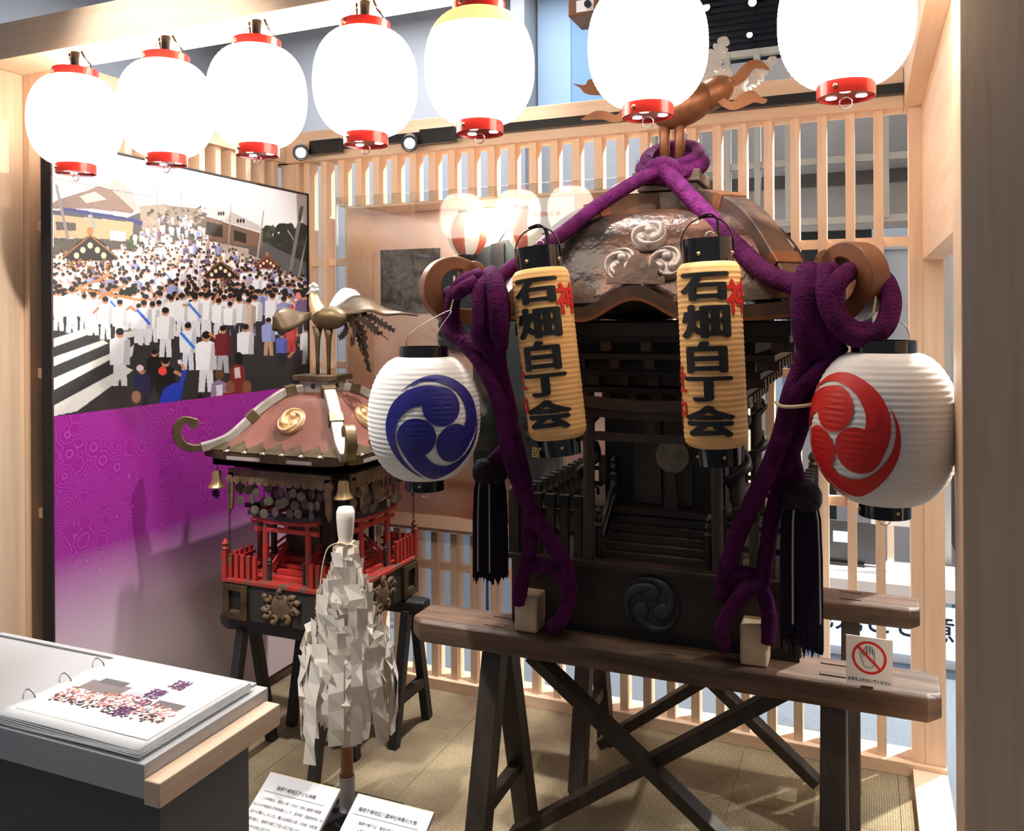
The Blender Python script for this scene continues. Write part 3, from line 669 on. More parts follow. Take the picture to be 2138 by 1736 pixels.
# ================================================================== cylinder lanterns with lettering
def tall_lantern(u0, v0, u1, v1, lb, face, hookpt):
    top = at(u0, v0, Y=2.035); bot = at(u1, v1, Y=2.035); c = (top+bot)/2; h = (top-bot).length; ax = (top-bot).normalized(); r = .0745
    rt = root('tall_lantern', bot-ax*.05, lb, 'lantern', 'tall amber lanterns in front of the shrine roof')
    Mx = frame(c, ax.orthogonal(), ax); ex = (V((1, 0, 0))-ax*ax.x).normalized(); ey = ax.cross(ex)
    def W(x, y, z): return c+ex*x+ey*y+ax*z
    prof = []; n = 34*4
    for i in range(n+1):
        t = i/n; z = -h/2+h*t; e = min(t, 1-t)*h
        rr = r if e > .028 else .056+(r-.056)*math.sqrt(max(0, 1-(1-e/.028)**2)); prof.append((rr+.0007*math.cos(2*math.pi*34*t), z))
    def L(pr, n=44):
        vs = [W(a*math.cos(2*math.pi*k/n), a*math.sin(2*math.pi*k/n), z) for a, z in pr for k in range(n)]
        return MB().add(vs, [(i*n+k, i*n+(k+1) % n, (i+1)*n+(k+1) % n, (i+1)*n+k) for i in range(len(pr)-1) for k in range(n)])
    part('paper_shade', L(prof), 'paper_amber', rt, True)
    part('top_ring', L([(.060, h/2-.006), (.060, h/2+.055), (.057, h/2+.055), (.057, h/2-.006), (.060, h/2-.006)]), 'lacquer_black', rt, 'auto')
    part('top_lining', L([(.0565, h/2), (.0565, h/2+.054)]), 'paper_rim', rt, True)
    part('bottom_ring', L([(.056, -h/2+.006), (.054, -h/2-.042), (.050, -h/2-.042), (1e-4, -h/2-.03)]), 'lacquer_black', rt, 'auto')
    for q in (-1.75, -.2): part('rivet', MB().ball(W(.060*math.cos(q), .060*math.sin(q), h/2+.018), .0048, 6), 'brass', rt, True)
    for q in (-2.3, -1.1): part('rivet', MB().ball(W(.055*math.cos(q), .055*math.sin(q), -h/2-.02), .0042, 6), 'brass', rt, True)
    # lettering down the front
    hs = [.88, 1, .92, .80, .92]; tot = sum(hs); unit = (h-.050)/tot; z = h/2-.022
    mb = MB()
    for ch, k in zip('石畑白丁会', hs):
        sz = unit*k; vs, fs = cut_text(ch, sz*.94, .048, .124/(sz*.94), .006)
        zc = z-sz/2; mb.add([W((r+.0022+_)*math.cos(face+x/r), (r+.0022+_)*math.sin(face+x/r), zc+y) for x, y, _ in vs], fs); z -= sz
    part('lettering', mb, 'ink_black', rt)
    mb = MB(); vs, fs = cut_text('神', .084, .030, .95, .006); q0 = face+1.22
    mb.add([W((r+.0022+_)*math.cos(q0+x/r), (r+.0022+_)*math.sin(q0+x/r), h/2-.085+y) for x, y, _ in vs], fs)
    part('red_character', mb, 'ink_red', rt)
    for i, ch in enumerate('社中'):
        mb = MB(); vs, fs = cut_text(ch, .07, .022, .9, .006); q1 = face-1.15; mb.add([W((r+.0022+_)*math.cos(q1+x/r), (r+.0022+_)*math.sin(q1+x/r), -.055-i*.075+y) for x, y, _ in vs], fs)
        part('red_character', mb, 'ink_red', rt)
    # wire handle with a grip strap
    hp = W(0, 0, h/2+.105)
    part('handle', MB().tube(spline([W(-.061, 0, h/2+.025), W(-.060, 0, h/2+.065), W(-.035, 0, h/2+.098), W(.01, 0, h/2+.108), W(.045, 0, h/2+.09), W(.061, 0, h/2+.055), W(.061, 0, h/2+.025)], 6), .0022, 8), 'lacquer_black', rt, True)
    part('grip_strap', MB().strip(spline([W(-.016, 0, h/2+.108), W(.012, 0, h/2+.113), W(.026, .004, h/2+.10), W(.028, .008, h/2+.07), W(.030, .010, h/2+.045)], 5), ey, .022, .004), 'lacquer_black', rt)
    part('inner_ring', MB().tube([W(.008+.011*math.cos(q), 0, h/2+.062+.011*math.sin(q)) for q in [2*math.pi*k/16 for k in range(16)]], .0015, 6, True), 'chrome', rt, True)
    part('inner_wire', MB().tube([W(.008, 0, h/2+.05), W(.008, 0, h/2+.01)], .001, 6), 'chrome', rt)
    return rt
tall_lantern(1127, 562, 1166, 915, 'left tall amber paper lantern with black vertical lettering', R(-86), None)
tall_lantern(1478, 548, 1496, 932, 'right tall amber paper lantern with black vertical lettering', R(-92), None)

# ================================================================== wooden trestles under the big shrine
def trestle(name, lb, group, x0, x1, yc, wd, ztop, th, legs, foot, lw, mwood, mbeam, braces=True, lean=.0, slots=True):
    rt = root(name, ((x0+x1)/2, yc, 0), lb, 'trestle', group)
    bm_ = MB(); n = 3
    prof = [(-wd/2, ztop-th), (wd/2, ztop-th), (wd/2, ztop-.006), (wd/2-.012, ztop), (-wd/2+.012, ztop), (-wd/2, ztop-.008)]
    st = [(x0, .72), (x0+.035, 1), (x1-.03, 1), (x1, .80)]; vs = []
    for x, k in st: vs += [(x, yc+a*k if a < 0 else yc+a*k, z if z > ztop-th+.001 else ztop-th+(1-k)*.05) for a, z in prof]
    m = len(prof); fs = [tuple(range(m)), tuple(range(3*m, 4*m))[::-1]]
    for i in range(3):
        for k in range(m): l = (k+1) % m; fs.append((i*m+k, (i+1)*m+k, (i+1)*m+l, i*m+l))
    part('beam', MB().add(vs, fs), mbeam, rt, bevel=.004)
    zt = ztop-th
    for x in legs:
        for s in (-1, 1):
            part('leg', MB().bar((x, yc+s*.028, zt+.01), (x+lean*s, yc+s*foot, 0), lw, lw, (1, 0, 0)), mwood, rt, bevel=.003)
        if slots:
            for s in (-1, 1): part('tenon_end', MB().box(x-.03, x+.03, yc+s*.035-.010, yc+s*.035+.010, ztop, ztop+.0025), mbeam, rt)
        part('stretcher', MB().bar((x, yc-foot*.62, zt*.35), (x, yc+foot*.62, zt*.35), .03, .035), mwood, rt)
    if braces:
        a, b = legs; k = .16
        part('brace', MB().bar((a+.10, yc-.012, zt-.01), (b-.10, yc-.012, .10), .032, .055, (0, 1, 0)), mwood, rt, bevel=.003)
        part('brace', MB().bar((b-.10, yc+.03, zt-.01), (a+.02, yc+.03, .07), .032, .055, (0, 1, 0)), mwood, rt, bevel=.003)
    return rt
trestle('trestle', 'dark wooden trestle in front, carrying the ends of the shrine poles', 'trestles of the big shrine', -1.205, .160, 2.192, .155, .690, .062, (-.955, -.07), .20, .058, 'dark_wood_z', 'beam_wood')
trestle('trestle', 'dark wooden trestle at the back, under the rear of the big shrine', 'trestles of the big shrine', -1.08, .150, 2.79, .13, .690, .062, (-.87, -.04), .17, .052, 'dark_wood_z', 'beam_wood')

# ================================================================== big portable shrine
CX, CYM = -.535, 2.567
BS = root('portable_shrine', (CX, CYM, .69), 'big dark bronze-roofed portable shrine with silver emblems and lanterns', 'shrine')
def rot4(k, cx=CX, cy=CYM):
    return Matrix.Translation((cx, cy, 0)) @ Matrix.Rotation(k*math.pi/2, 4, 'Z')
for x in (CX-.320, CX+.283): part('carrying_pole', MB().box(x-.033, x+.033, 2.135, 3.02, .6905, .790), 'pole_wood', BS, bevel=.006)
part('base_box', MB().box(CX-.39, CX+.39, 2.205, 2.93, .698, .872), 'shrine_brown', BS, bevel=.004)
part('base_foot', MB().box(CX-.385, CX+.385, 2.20, 2.935, .6905, .712), 'shrine_dark', BS)
part('base_ledge', MB().box(CX-.405, CX+.405, 2.188, 2.946, .872, .888), 'shrine_brown', BS, bevel=.003)
crest('base_emblem', frame((CX+.014, 2.205, .788), (1, 0, 0), (0, 0, 1)), .077, 'crest_dark', 'crest_dark', BS, th=.011, rim=False)
for k in (-1, 1): crest('base_emblem', rot4(k) @ frame((0, -.39 if k else 0, .788), (1, 0, 0), (0, 0, 1)), .07, 'crest_dark', 'crest_dark', BS, th=.010, rim=False)
# railing
pale = None
def pale_at(x, y):
    global pale
    if pale is None:
        pale = part('railing_pale', MB().box(x-.0115, x+.0115, y-.009, y+.009, .888, 1.045), 'dark_wood_z', BS); cap = part('pale_cap', MB().box(x-.0135, x+.0135, y-.011, y+.011, 1.030, 1.056), 'shrine_dark', pale)
        pale['x'] = x; pale_at.o = (x, y, cap); del pale['x']; return
    x0, y0, cap = pale_at.o
    o = clone(pale, 'railing_pale', BS, (x-x0, y-y0, 0)); c = cap.copy(); COL.objects.link(c); c.parent = o
for i in range(5):
    pale_at(CX-.355+i*.040, 2.222); pale_at(CX+.355-i*.040, 2.222)
for i in range(12):
    pale_at(CX-.375, 2.27+i*.055); pale_at(CX+.375, 2.27+i*.055)
for i in range(13): pale_at(CX-.33+i*.055, 2.915)
for z in (.945, 1.0):
    for a, b in ((CX-.375, CX-.185), (CX+.185, CX+.375)): part('railing_bar', MB().box(a, b, 2.224, 2.236, z, z+.014), 'dark_wood', BS)
    for x in (CX-.381, CX+.369): part('railing_bar', MB().box(x, x+.012, 2.23, 2.93, z, z+.014), 'dark_wood_y', BS)
    part('railing_bar', MB().box(CX-.375, CX+.375, 2.917, 2.929, z, z+.014), 'dark_wood', BS)
for x, y in ((CX-.383, 2.222), (CX+.383, 2.222), (CX-.383, 2.915), (CX+.383, 2.915)):
    part('corner_post', MB().box(x-.015, x+.015, y-.015, y+.015, .888, 1.06).lathe([(.012, 1.06), (.017, 1.067), (.011, 1.075), (.018, 1.088), (.012, 1.10), (.001, 1.112)], (x, y, 0), 12), 'dark_wood_z', BS)
def torii(rt, cx, y, z0, half, zt, r, mpost, mtop, mbar, over, th, dirx=V((1, 0, 0)), M=None):
    M = M or Matrix.Identity(4)
    def T(mb): return MB().add(mb.v, mb.f, M)
    n = 12; up = lambda t: (abs(t)**2.2)*over*.22
    path = [(cx+(half+over)*(2*i/n-1), y, zt+up(2*i/n-1)) for i in range(n+1)]
    top = part('torii', T(MB().strip(path, (0, 1, 0), th*2.2, th)), mtop, rt)
    path = [(cx+(half+over*.75)*(2*i/n-1), y, zt-th*.95+up(.8*(2*i/n-1))) for i in range(n+1)]
    part('second_lintel', T(MB().strip(path, (0, 1, 0), th*1.6, th*.8)), mbar, top)
    for s in (-1, 1): part('post', T(MB().tube([(cx+s*half*1.03, y, z0), (cx+s*half, y, zt-th)], [r, r*.92], 14)), mpost, top, 'auto')
    zb = z0+(zt-z0)*.80
    part('tie_beam', T(MB().box(cx-half-over*.72, cx+half+over*.72, y-r*.45, y+r*.45, zb-th*.45, zb+th*.45)), mbar, top)
    part('centre_strut', T(MB().box(cx-r*.7, cx+r*.7, y-r*.4, y+r*.4, zb+th*.45, zt-th*1.3)), mbar, top)
    return top
torii(BS, CX+.012, 2.212, .888, .170, 1.312, .0165, 'dark_wood_z', 'shrine_brown', 'shrine_brown', .09, .026)
for k in range(6): part('step', MB().box(CX-.135, CX+.155, 2.24+k*.026, 2.40, .888+k*.019, .888+(k+1)*.019-.002), 'dark_wood', BS)
for s in (-1, 1):
    x = CX+.010+s*.150
    part('step_rail', MB().bar((x, 2.235, .955), (x, 2.40, 1.075), .012, .014), 'dark_wood_y', BS); part('step_rail', MB().bar((x, 2.235, .915), (x, 2.40, 1.035), .010, .012), 'dark_wood_y', BS)
    for y, z in ((2.236, .888), (2.395, 1.0)):
        part('newel_post', MB().lathe([(.011, z), (.011, z+.085), (.015, z+.09), (.009, z+.098), (.014, z+.11), (.008, z+.122), (.012, z+.130), (.001, z+.144)], (x, y, 0), 14), 'shrine_dark', BS, 'auto')
# shrine body, doors, mirror
part('deck', MB().box(CX-.25, CX+.25, 2.36, 2.86, .985, 1.003), 'shrine_brown', BS)
part('body', MB().box(CX-.175, CX+.175, 2.42, 2.78, .888, 1.36), 'shrine_dark', BS)
for s in (-1, 1):
    part('door', MB().box(CX+s*.045-.040, CX+s*.045+.040, 2.408, 2.42, 1.01, 1.25), 'shrine_brown', BS)
    part('side_door', MB().box(CX+s*.178-.004, CX+s*.178+.004, 2.5, 2.7, 1.01, 1.25), 'shrine_brown', BS)
part('mirror', MB().cyl((CX+.035, 2.372, 1.155), (CX+.035, 2.380, 1.155), .047, n=32), 'disc_bronze', BS, 'auto')
part('mirror_stand', MB().bar((CX+.03, 2.376, 1.003), (CX+.035, 2.376, 1.112), .045, .012, (0, 1, 0), .012, .01), 'shrine_brown', BS)
for sx in (-1, 1):
    for sy in (-1, 1):
        x, y = CX+sx*.215, 2.60+sy*.215
        p_ = part('pillar', MB().cyl((x, y, 1.0), (x, y, 1.40), .018, n=14), 'dark_wood_z', BS, 'auto')
        part('carved_dragon', MB().tube([(x+.028*math.cos(q*1.2), y+.028*math.sin(q*1.2), 1.03+q*.022) for q in [k*.45 for k in range(34)]], [.004+.011*math.sin(math.pi*min(1, k/28))*(.8+.4*math.sin(k*1.9)) for k in range(34)], 8), 'shrine_dark', p_, True)
# stepped bracket tiers below the eaves
for i in range(4):
    a = .245+i*.040; z = 1.315+i*.050; mb = MB()
    mb.box(CX-a, CX+a, CYM+.02-a, CYM+.02+a, z+.018, z+.034)
    tier = part('bracket_tier', mb, 'shrine_dark' if i % 2 else 'shrine_brown', BS)
    n = 7
    for k in range(n):
        x = CX-a+.03+(2*a-.06)*k/(n-1); part('bracket_block', MB().box(x-.014, x+.014, CYM+.02-a-.010, CYM+.02-a+.03, z-.006, z+.018), 'shrine_brown', tier)
        y = CYM+.02-a+.03+(2*a-.06)*k/(n-1); part('bracket_block', MB().box(CX+a-.03, CX+a+.010, y-.014, y+.014, z-.006, z+.018), 'shrine_brown', tier)
part('bracket_core', MB().box(CX-.27, CX+.27, CYM-.25, CYM+.29, 1.36, 1.54), 'shrine_dark', BS)
part('eave_core', MB().box(CX-.37, CX+.37, CYM-.37, CYM+.37, 1.50, 1.535), 'shrine_dark', BS)
# roof
RP = [(.085, 1.868), (.16, 1.860), (.22, 1.843), (.27, 1.812), (.305, 1.773), (.332, 1.727), (.352, 1.680), (.368, 1.636), (.386, 1.598), (.412, 1.574)]
def rp(t, P=RP):
    i = t*(len(P)-1); a = min(int(i), len(P)-2); f_ = i-a; return P[a][0]*(1-f_)+P[a+1][0]*f_, P[a][1]*(1-f_)+P[a+1][1]*f_
def arch(x, amp=.056, hw=.145): return amp*(.5+.5*math.cos(math.pi*x/hw)) if abs(x) < hw else 0
def roofpt(a, t, arched, P=RP, up=.018):
    h, z = rp(t, P); w_ = max(0, (t-.55)/.45); x = a*h
    return V((x, -h, z+(arch(x+.016)*w_**1.5 if arched else 0)+up*abs(a)**5*w_))
for k in range(4):
    Mk = rot4(k); ar = k in (0, 2)
    part('roof_face', MB().grid(lambda a, t: Mk @ roofpt(2*a-1, t, ar), 40, 27), 'roof_bronze', BS, True)
    # eave board following the arch
    path = []
    for i in range(61):
        a = 2*i/60-1; p = roofpt(a, 1, ar); path.append(p)
    mb = MB(); vs = []
    for p in path: vs += [Mk @ (p+V((0, -.004, .004))), Mk @ (p+V((0, -.004, -.034))), Mk @ (p+V((0, .022, -.034))), Mk @ (p+V((0, .022, .0)))]
    mb.add(vs, [(4*i+j, 4*i+4+j, 4*i+4+(j+1) % 4, 4*i+(j+1) % 4) for i in range(60) for j in range(4)])
    eb = part('eave_board', mb, 'ridge_bronze', BS)
    mb = MB(); vs = []
    for p in path: vs += [Mk @ (p+V((0, -.009, -.028))), Mk @ (p+V((0, -.009, -.037))), Mk @ (p+V((0, .012, -.037))), Mk @ (p+V((0, .012, -.028)))]
    mb.add(vs, [(4*i+j, 4*i+4+j, 4*i+4+(j+1) % 4, 4*i+(j+1) % 4) for i in range(60) for j in range(4)])
    part('eave_moulding', mb, 'copper_brown', eb)
    # soffit
    part('soffit', MB().grid(lambda a, t: Mk @ V(((2*a-1)*(.405-.14*t), -(.405-.14*t), 1.545+.0*t+(arch((2*a-1)*.405+.016, .05)*(1-t)**2 if ar else 0))), 24, 6), 'shrine_dark', BS)
    if k in (0, 1):   # cloud-shaped fittings along the lower edge
        cloud = spl2([(-.052, 0), (-.050, .012), (-.036, .010), (-.040, .026), (-.026, .034), (-.022, .024), (-.014, .040), (0, .047), (.014, .040), (.022, .024), (.026, .034), (.040, .026), (.036, .010), (.050, .012), (.052, 0)], 4)
        for a in (-.80, -.42, -.035, .36, .76):
            p = roofpt(a, .96, ar); q = roofpt(a, .80, ar); ex = roofpt(a+.05, .93, ar)-roofpt(a-.05, .93, ar)
            F_ = Mk @ frame(p+V((0, .004, 0)), ex, V((0, .35, 1))) @ Matrix.Translation((0, 0, .012)); s = 1.5 if a == -.035 else 1.15
            part('eave_fitting', MB().prism([(x*s, y*s*1.25) for x, y in cloud], F_, .004), 'ridge_bronze', eb)
    # emblems
    if k in (0, 1, 3):
        for ax, t, in ((.0, .462), (-.185, .645), (.165, .645)) if k == 0 else ((0, .455), (-.2, .635), (.2, .635)):
            p = roofpt(ax, t, False); q = roofpt(ax, t-.12, False); ex = V((1, 0, 0)); F_ = Mk @ frame(p, ex, q-p)
            crest('roof_emblem', F_ @ Matrix.Translation((0, 0, -.004)), .049, 'crest_silver', 'crest_silver', BS, th=.016)
RG = [(.055, 1.890), (.10, 1.886), (.15, 1.876), (.195, 1.853), (.24, 1.82), (.28, 1.776), (.312, 1.726), (.344, 1.668), (.37, 1.618), (.40, 1.585), (.44, 1.562)]
HK = [(.44, 1.562), (.48, 1.556), (.515, 1.562), (.540, 1.590), (.550, 1.625), (.546, 1.66), (.530, 1.688), (.503, 1.700), (.478, 1.690), (.466, 1.672)]
def ridge_set(rt, cx, cy, RG, HK, w, th, whk, thhk, bulb, mr, mh, plate=None):
    for sx, sy in ((1, -1), (-1, -1), (1, 1), (-1, 1)):
        kb = .965 if sy > 0 else 1; HK_ = [(s*kb, z) for s, z in HK]; dv = V((sx, sy, 0)); side = V((-sy, sx, 0)).normalized()
        pts = spline([V((cx+sx*s, cy+sy*s, z)) for s, z in RG], 5)
        o = part('corner_ridge', MB().strip(pts, side, w, th), mr, rt, bevel=.004)
        hp = spline([V((cx+sx*s, cy+sy*s, z)) for s, z in HK_], 5); n = len(hp)
        ths = [thhk*(.8+.35*math.sin(math.pi*min(1, i/(n*.8)))) for i in range(n)]
        mb = MB().strip(hp, side, whk, ths); e = hp[-1]; dirn = (hp[-1]-hp[-2]).normalized()
        mb.cyl(e-side*whk/2+V((0, 0, -.0)), e+side*whk/2, bulb, n=24)
        part('curled_hook', mb, mh, o, 'auto', bevel=.003)
        if plate:
            for i in plate[1]:
                p = pts[i]; t = (pts[i+1]-pts[i-1]).normalized(); nn = side.cross(t); nn = nn if nn.z > 0 else -nn
                part('ridge_plate', MB().bar(p-t*plate[2], p+t*plate[2], w+.008, th+.008, nn), plate[0], o, bevel=.002)
ridge_set(BS, CX+.006, CYM, RG, HK, .075, .06, .055, .042, .034, 'ridge_bronze', 'hook_wood', ('copper_brown', (14, 34), .018))
# finial box
part('finial_base', MB().box(CX-.075, CX+.075, CYM-.075, CYM+.075, 1.855, 1.925), 'ridge_bronze', BS, bevel=.003)
part('finial_step', MB().box(CX-.088, CX+.088, CYM-.088, CYM+.088, 1.925, 1.945), 'shrine_brown', BS, bevel=.003)
part('finial_top', MB().box(CX-.100, CX+.100, CYM-.100, CYM+.100, 1.945, 1.982), 'ridge_bronze', BS, bevel=.004)

# bird on the finial
def plate_px(px, Y, ang, th, close=True, n=4, pivot=None):
    """cut metal plate: outline on an upright plane turned by ang about the vertical through its first point"""
    p0 = at(*(pivot or px[0]), Y=Y); nrm = V((math.sin(ang), -math.cos(ang), 0)); ex = V((math.cos(ang), math.sin(ang), 0)); pts = []
    for u, v in px:
        q = _r3*((u-1069)/FPX)+_d3*((v-CYP)/FPX)+_f; t = (p0-V((0, 0, CAMH))).dot(nrm)/q.dot(nrm); w_ = V((0, 0, CAMH))+q*t
        pts.append(((w_-p0).dot(ex), w_.z-p0.z))
    return MB().prism(spl2(pts, n, True) if n > 1 else pts, frame(p0, ex, (0, 0, 1)) @ Matrix.Translation((0, 0, -th/2)), th)
def feather(L, w_, lobes, droop=0):
    """one side-toothed feather outline along +x"""
    up_ = []; 
    for i in range(lobes):
        t0 = .12+.82*i/lobes; t1 = .12+.82*(i+1)/lobes; e = w_*math.sin(math.pi*min(1, .22+.62*(i+.5)/lobes))**.8
        up_ += [(t0*L, e*.45), ((t0+.25*(t1-t0))*L, e*.95), ((t0*.2+t1*.8)*L, e*1.05)]
    return [(0, .004)]+up_+[(L, 0)]+[(x, -y) for x, y in up_[::-1]]+[(0, -.004)]
BZ = 2.55
b_c = at(1432, 222, Y=BZ)
bird = part('bird', MB().ball(b_c, .1, 14, 1.02, .62, .56, Matrix.Rotation(R(-24), 4, 'Y')).tube(spline([b_c+V((-.06, 0, .01)), b_c+V((-.10, -.01, .06)), b_c+V((-.115, -.01, .12)), b_c+V((-.10, -.01, .16))], 5), [.045-.0015*i for i in range(16)], 12)
     .ball(b_c+V((-.105, -.01, .18)), .03, 10, 1.2, .8, .9).cyl(b_c+V((-.13, -.01, .18)), b_c+V((-.165, -.01, .165)), .010, .002, 10), 'copper_brown', BS, True)
part('rear_body', MB().ball(b_c+V((.075, .01, .03)), .058, 12, 1.25, .8, .8, Matrix.Rotation(R(-30), 4, 'Y')), 'copper_brown', bird, True)
for u in (1386, 1421):
    a = at(u, 255, Y=BZ); f_ = at(u+(3 if u < 1400 else -3), 312, Y=BZ); part('leg', MB().tube([a+V((0, 0, .02)), (a+f_)/2, V((f_.x, f_.y, 1.982))], [.020, .017, .014], 12), 'copper_brown', bird, True)
part('wing_ribbon', plate_px([(1478, 178), (1500, 165), (1530, 160), (1548, 140), (1568, 126), (1590, 128), (1606, 146), (1588, 142), (1572, 146), (1556, 168), (1530, 182), (1500, 186)], 2.56, R(18), .006), 'copper_brown', bird)
part('wing_ribbon', plate_px([(1478, 186), (1500, 188), (1512, 205), (1530, 212), (1548, 196), (1572, 190), (1590, 204), (1602, 208), (1594, 217), (1575, 214), (1556, 222), (1532, 230), (1508, 222), (1490, 204)], 2.53, R(12), .006), 'copper_brown', bird)
part('wing_ribbon', plate_px([(1330, 190), (1290, 176), (1262, 172), (1232, 166), (1222, 178), (1198, 175), (1212, 184), (1224, 196), (1250, 199), (1290, 198), (1320, 208)], 2.50, R(-20), .006), 'copper_brown', bird)
part('wing_ribbon', plate_px([(1330, 214), (1302, 226), (1288, 240), (1262, 232), (1240, 234), (1214, 250), (1236, 250), (1258, 250), (1284, 256), (1310, 248), (1335, 232)], 2.50, R(-24), .006), 'copper_brown', bird)
for (u0, v0, u1, v1, w_, lb_) in ((1470, 168, 1516, 76, .026, 6), (1540, 188, 1594, 158, .020, 5), (1560, 180, 1620, 118, .018, 5), (1462, 160, 1530, 150, .022, 4)):
    a, b = at(u0, v0, Y=2.60), at(u1, v1, Y=2.66); F_ = frame(a, b-a, (b-a).cross(V((.25, -1, .1)))); L_ = (b-a).length
    f_ = part('tail_feather', MB().prism(spl2(feather(L_, w_, lb_), 3, True), F_, .003), 'silver_leaf', bird); part('quill', MB().tube([F_ @ V((0, 0, .004)), F_ @ V((L_*.95, 0, .004))], [.003, .001], 6), 'silver_leaf', f_)

# ================================================================== purple rope with tassels
RO = root('decorative_rope', (CX, 2.1, .69), 'thick purple rope tied over the roof and round the poles of the big shrine', 'rope')
RR = .0205
def cord(name, pts, r=RR, mm='rope_purple', parent=None, n=12, sub=6):
    return part(name, MB().tube(spline([at(u, v, Y=y) for u, v, y in pts], sub), r, n), mm, parent or RO, True)
lc = V((CX+.004, CYM-.02, 2.008))
part('crown_loop', MB().tube([lc+V((.085*math.cos(q), .085*math.sin(q), .042*math.sin(q))) for q in [2*math.pi*k/40 for k in range(40)]], .027, 14, True), 'rope_purple', RO, True)
part('crown_loop', MB().tube([lc+V((.078*math.cos(q), .080*math.sin(q), .030+.046*math.sin(q))) for q in [2*math.pi*k/40 for k in range(40)]], .019, 14, True), 'rope_purple', RO, True)
cord('crown_knot', [(1345, 372, 2.46), (1362, 352, 2.445), (1385, 343, 2.44), (1405, 350, 2.445), (1420, 372, 2.46)], .023)
cord('cord', [(1392, 352, 2.44), (1355, 365, 2.43), (1300, 396, 2.38), (1240, 436, 2.31), (1180, 484, 2.23), (1120, 526, 2.16), (1060, 566, 2.10), (1020, 596, 2.04)])
cord('cord', [(1384, 352, 2.44), (1415, 384, 2.41), (1462, 434, 2.35), (1512, 488, 2.28), (1562, 538, 2.21), (1612, 578, 2.13), (1660, 594, 2.06), (1690, 600, 2.02)], .0255)
# left knot
cord('knot_loop', [(1005, 575, 2.02), (965, 592, 1.985), (945, 630, 1.99), (948, 680, 2.00), (975, 716, 2.0), (1012, 708, 1.985), (1030, 665, 1.965), (1028, 615, 1.97), (1012, 585, 1.99)])
cord('knot_loop', [(1030, 588, 2.02), (1004, 602, 1.965), (1002, 650, 1.95), (1000, 700, 1.955), (1020, 726, 1.98), (1044, 700, 2.0), (1050, 640, 2.0), (1040, 596, 2.01)], .021)
cord('knot_wrap', [(1026, 574, 2.03), (1034, 600, 1.97), (1040, 650, 1.955), (1042, 700, 1.97), (1040, 722, 2.0)], [.026]*25)
cord('knot_wrap', [(995, 588, 1.97), (970, 602, 1.955), (955, 612, 1.97), (938, 612, 2.04)], [.019]*19)
cord('knot_loop', [(935, 668, 2.03), (940, 695, 2.0), (985, 722, 1.985), (1030, 712, 1.965)], .018)
cord('hanging_cord', [(965, 712, 1.99), (1000, 752, 1.985), (1032, 812, 1.985), (1052, 880, 1.99), (1062, 940, 1.995), (1084, 1010, 2.02), (1120, 1085, 2.06), (1158, 1145, 2.10), (1184, 1190, 2.125), (1190, 1240, 2.14), (1176, 1288, 2.13), (1150, 1312, 2.12)])
cord('hanging_cord', [(1038, 712, 2.0), (1044, 770, 2.01), (1062, 850, 2.02), (1066, 920, 2.03), (1030, 965, 2.075), (1022, 985, 2.08)], .020)
cord('hanging_cord', [(1020, 722, 1.985), (1030, 790, 2.0), (1062, 870, 2.01), (1090, 980, 2.03), (1104, 1060, 2.06), (1108, 1140, 2.10), (1094, 1200, 2.12), (1084, 1255, 2.14)], .019)
cord('pole_loop', [(1082, 1262, 2.125), (1090, 1205, 2.12), (1130, 1178, 2.11), (1170, 1200, 2.12), (1186, 1250, 2.14), (1172, 1298, 2.15), (1150, 1315, 2.165)], .018)
# right knot
cord('knot_wrap', [(1690, 572, 2.05), (1684, 600, 1.985), (1682, 650, 1.97), (1686, 700, 1.975), (1698, 735, 2.0)], [.032]*25)
cord('knot_wrap', [(1712, 572, 2.05), (1708, 605, 1.99), (1706, 655, 1.975), (1710, 705, 1.98), (1724, 742, 2.0)], [.028]*25)
cord('knot_loop', [(1722, 565, 2.02), (1722, 610, 1.96), (1738, 660, 1.945), (1772, 698, 1.945), (1812, 706, 1.955), (1846, 682, 1.975), (1860, 636, 2.0), (1852, 596, 2.03), (1832, 575, 2.07)], .0225)
cord('knot_loop', [(1776, 566, 2.03), (1752, 585, 1.975), (1740, 620, 1.96), (1752, 664, 1.96), (1785, 690, 1.97), (1815, 690, 1.99)], .0215)
cord('knot_loop', [(1735, 560, 2.04), (1728, 640, 1.975), (1736, 700, 1.98), (1752, 735, 2.0)], .021)
cord('hanging_cord', [(1688, 715, 1.99), (1672, 770, 1.99), (1650, 830, 1.995), (1634, 900, 2.01), (1606, 980, 2.03), (1566, 1060, 2.06), (1536, 1130, 2.09), (1518, 1190, 2.11), (1510, 1250, 2.13)], .0215)
cord('hanging_cord', [(1752, 728, 1.995), (1712, 772, 1.985), (1668, 812, 1.985), (1648, 848, 2.0), (1652, 900, 2.04), (1655, 960, 2.07), (1668, 1010, 2.08)], .020)
cord('hanging_cord', [(1715, 740, 2.0), (1690, 830, 2.02), (1662, 920, 2.05), (1630, 1010, 2.08), (1610, 1090, 2.10), (1600, 1160, 2.12), (1590, 1220, 2.12)], .019)
cord('pole_loop', [(1512, 1240, 2.12), (1530, 1205, 2.115), (1562, 1200, 2.11), (1592, 1235, 2.12), (1606, 1290, 2.14), (1600, 1340, 2.15)], .019)
cord('pole_loop', [(1590, 1205, 2.13), (1560, 1232, 2.085), (1530, 1268, 2.085), (1508, 1312, 2.10), (1512, 1352, 2.15)], .019)
part('string_tie', MB().tube(spline([at(u, v, Y=y) for u, v, y in ((1620, 840, 1.985), (1630, 848, 1.965), (1655, 850, 1.955), (1690, 846, 1.965), (1700, 842, 2.0))], 4), .004, 8), 'string_tan', RO, True)
fz = MB(); rf = random.Random(4)
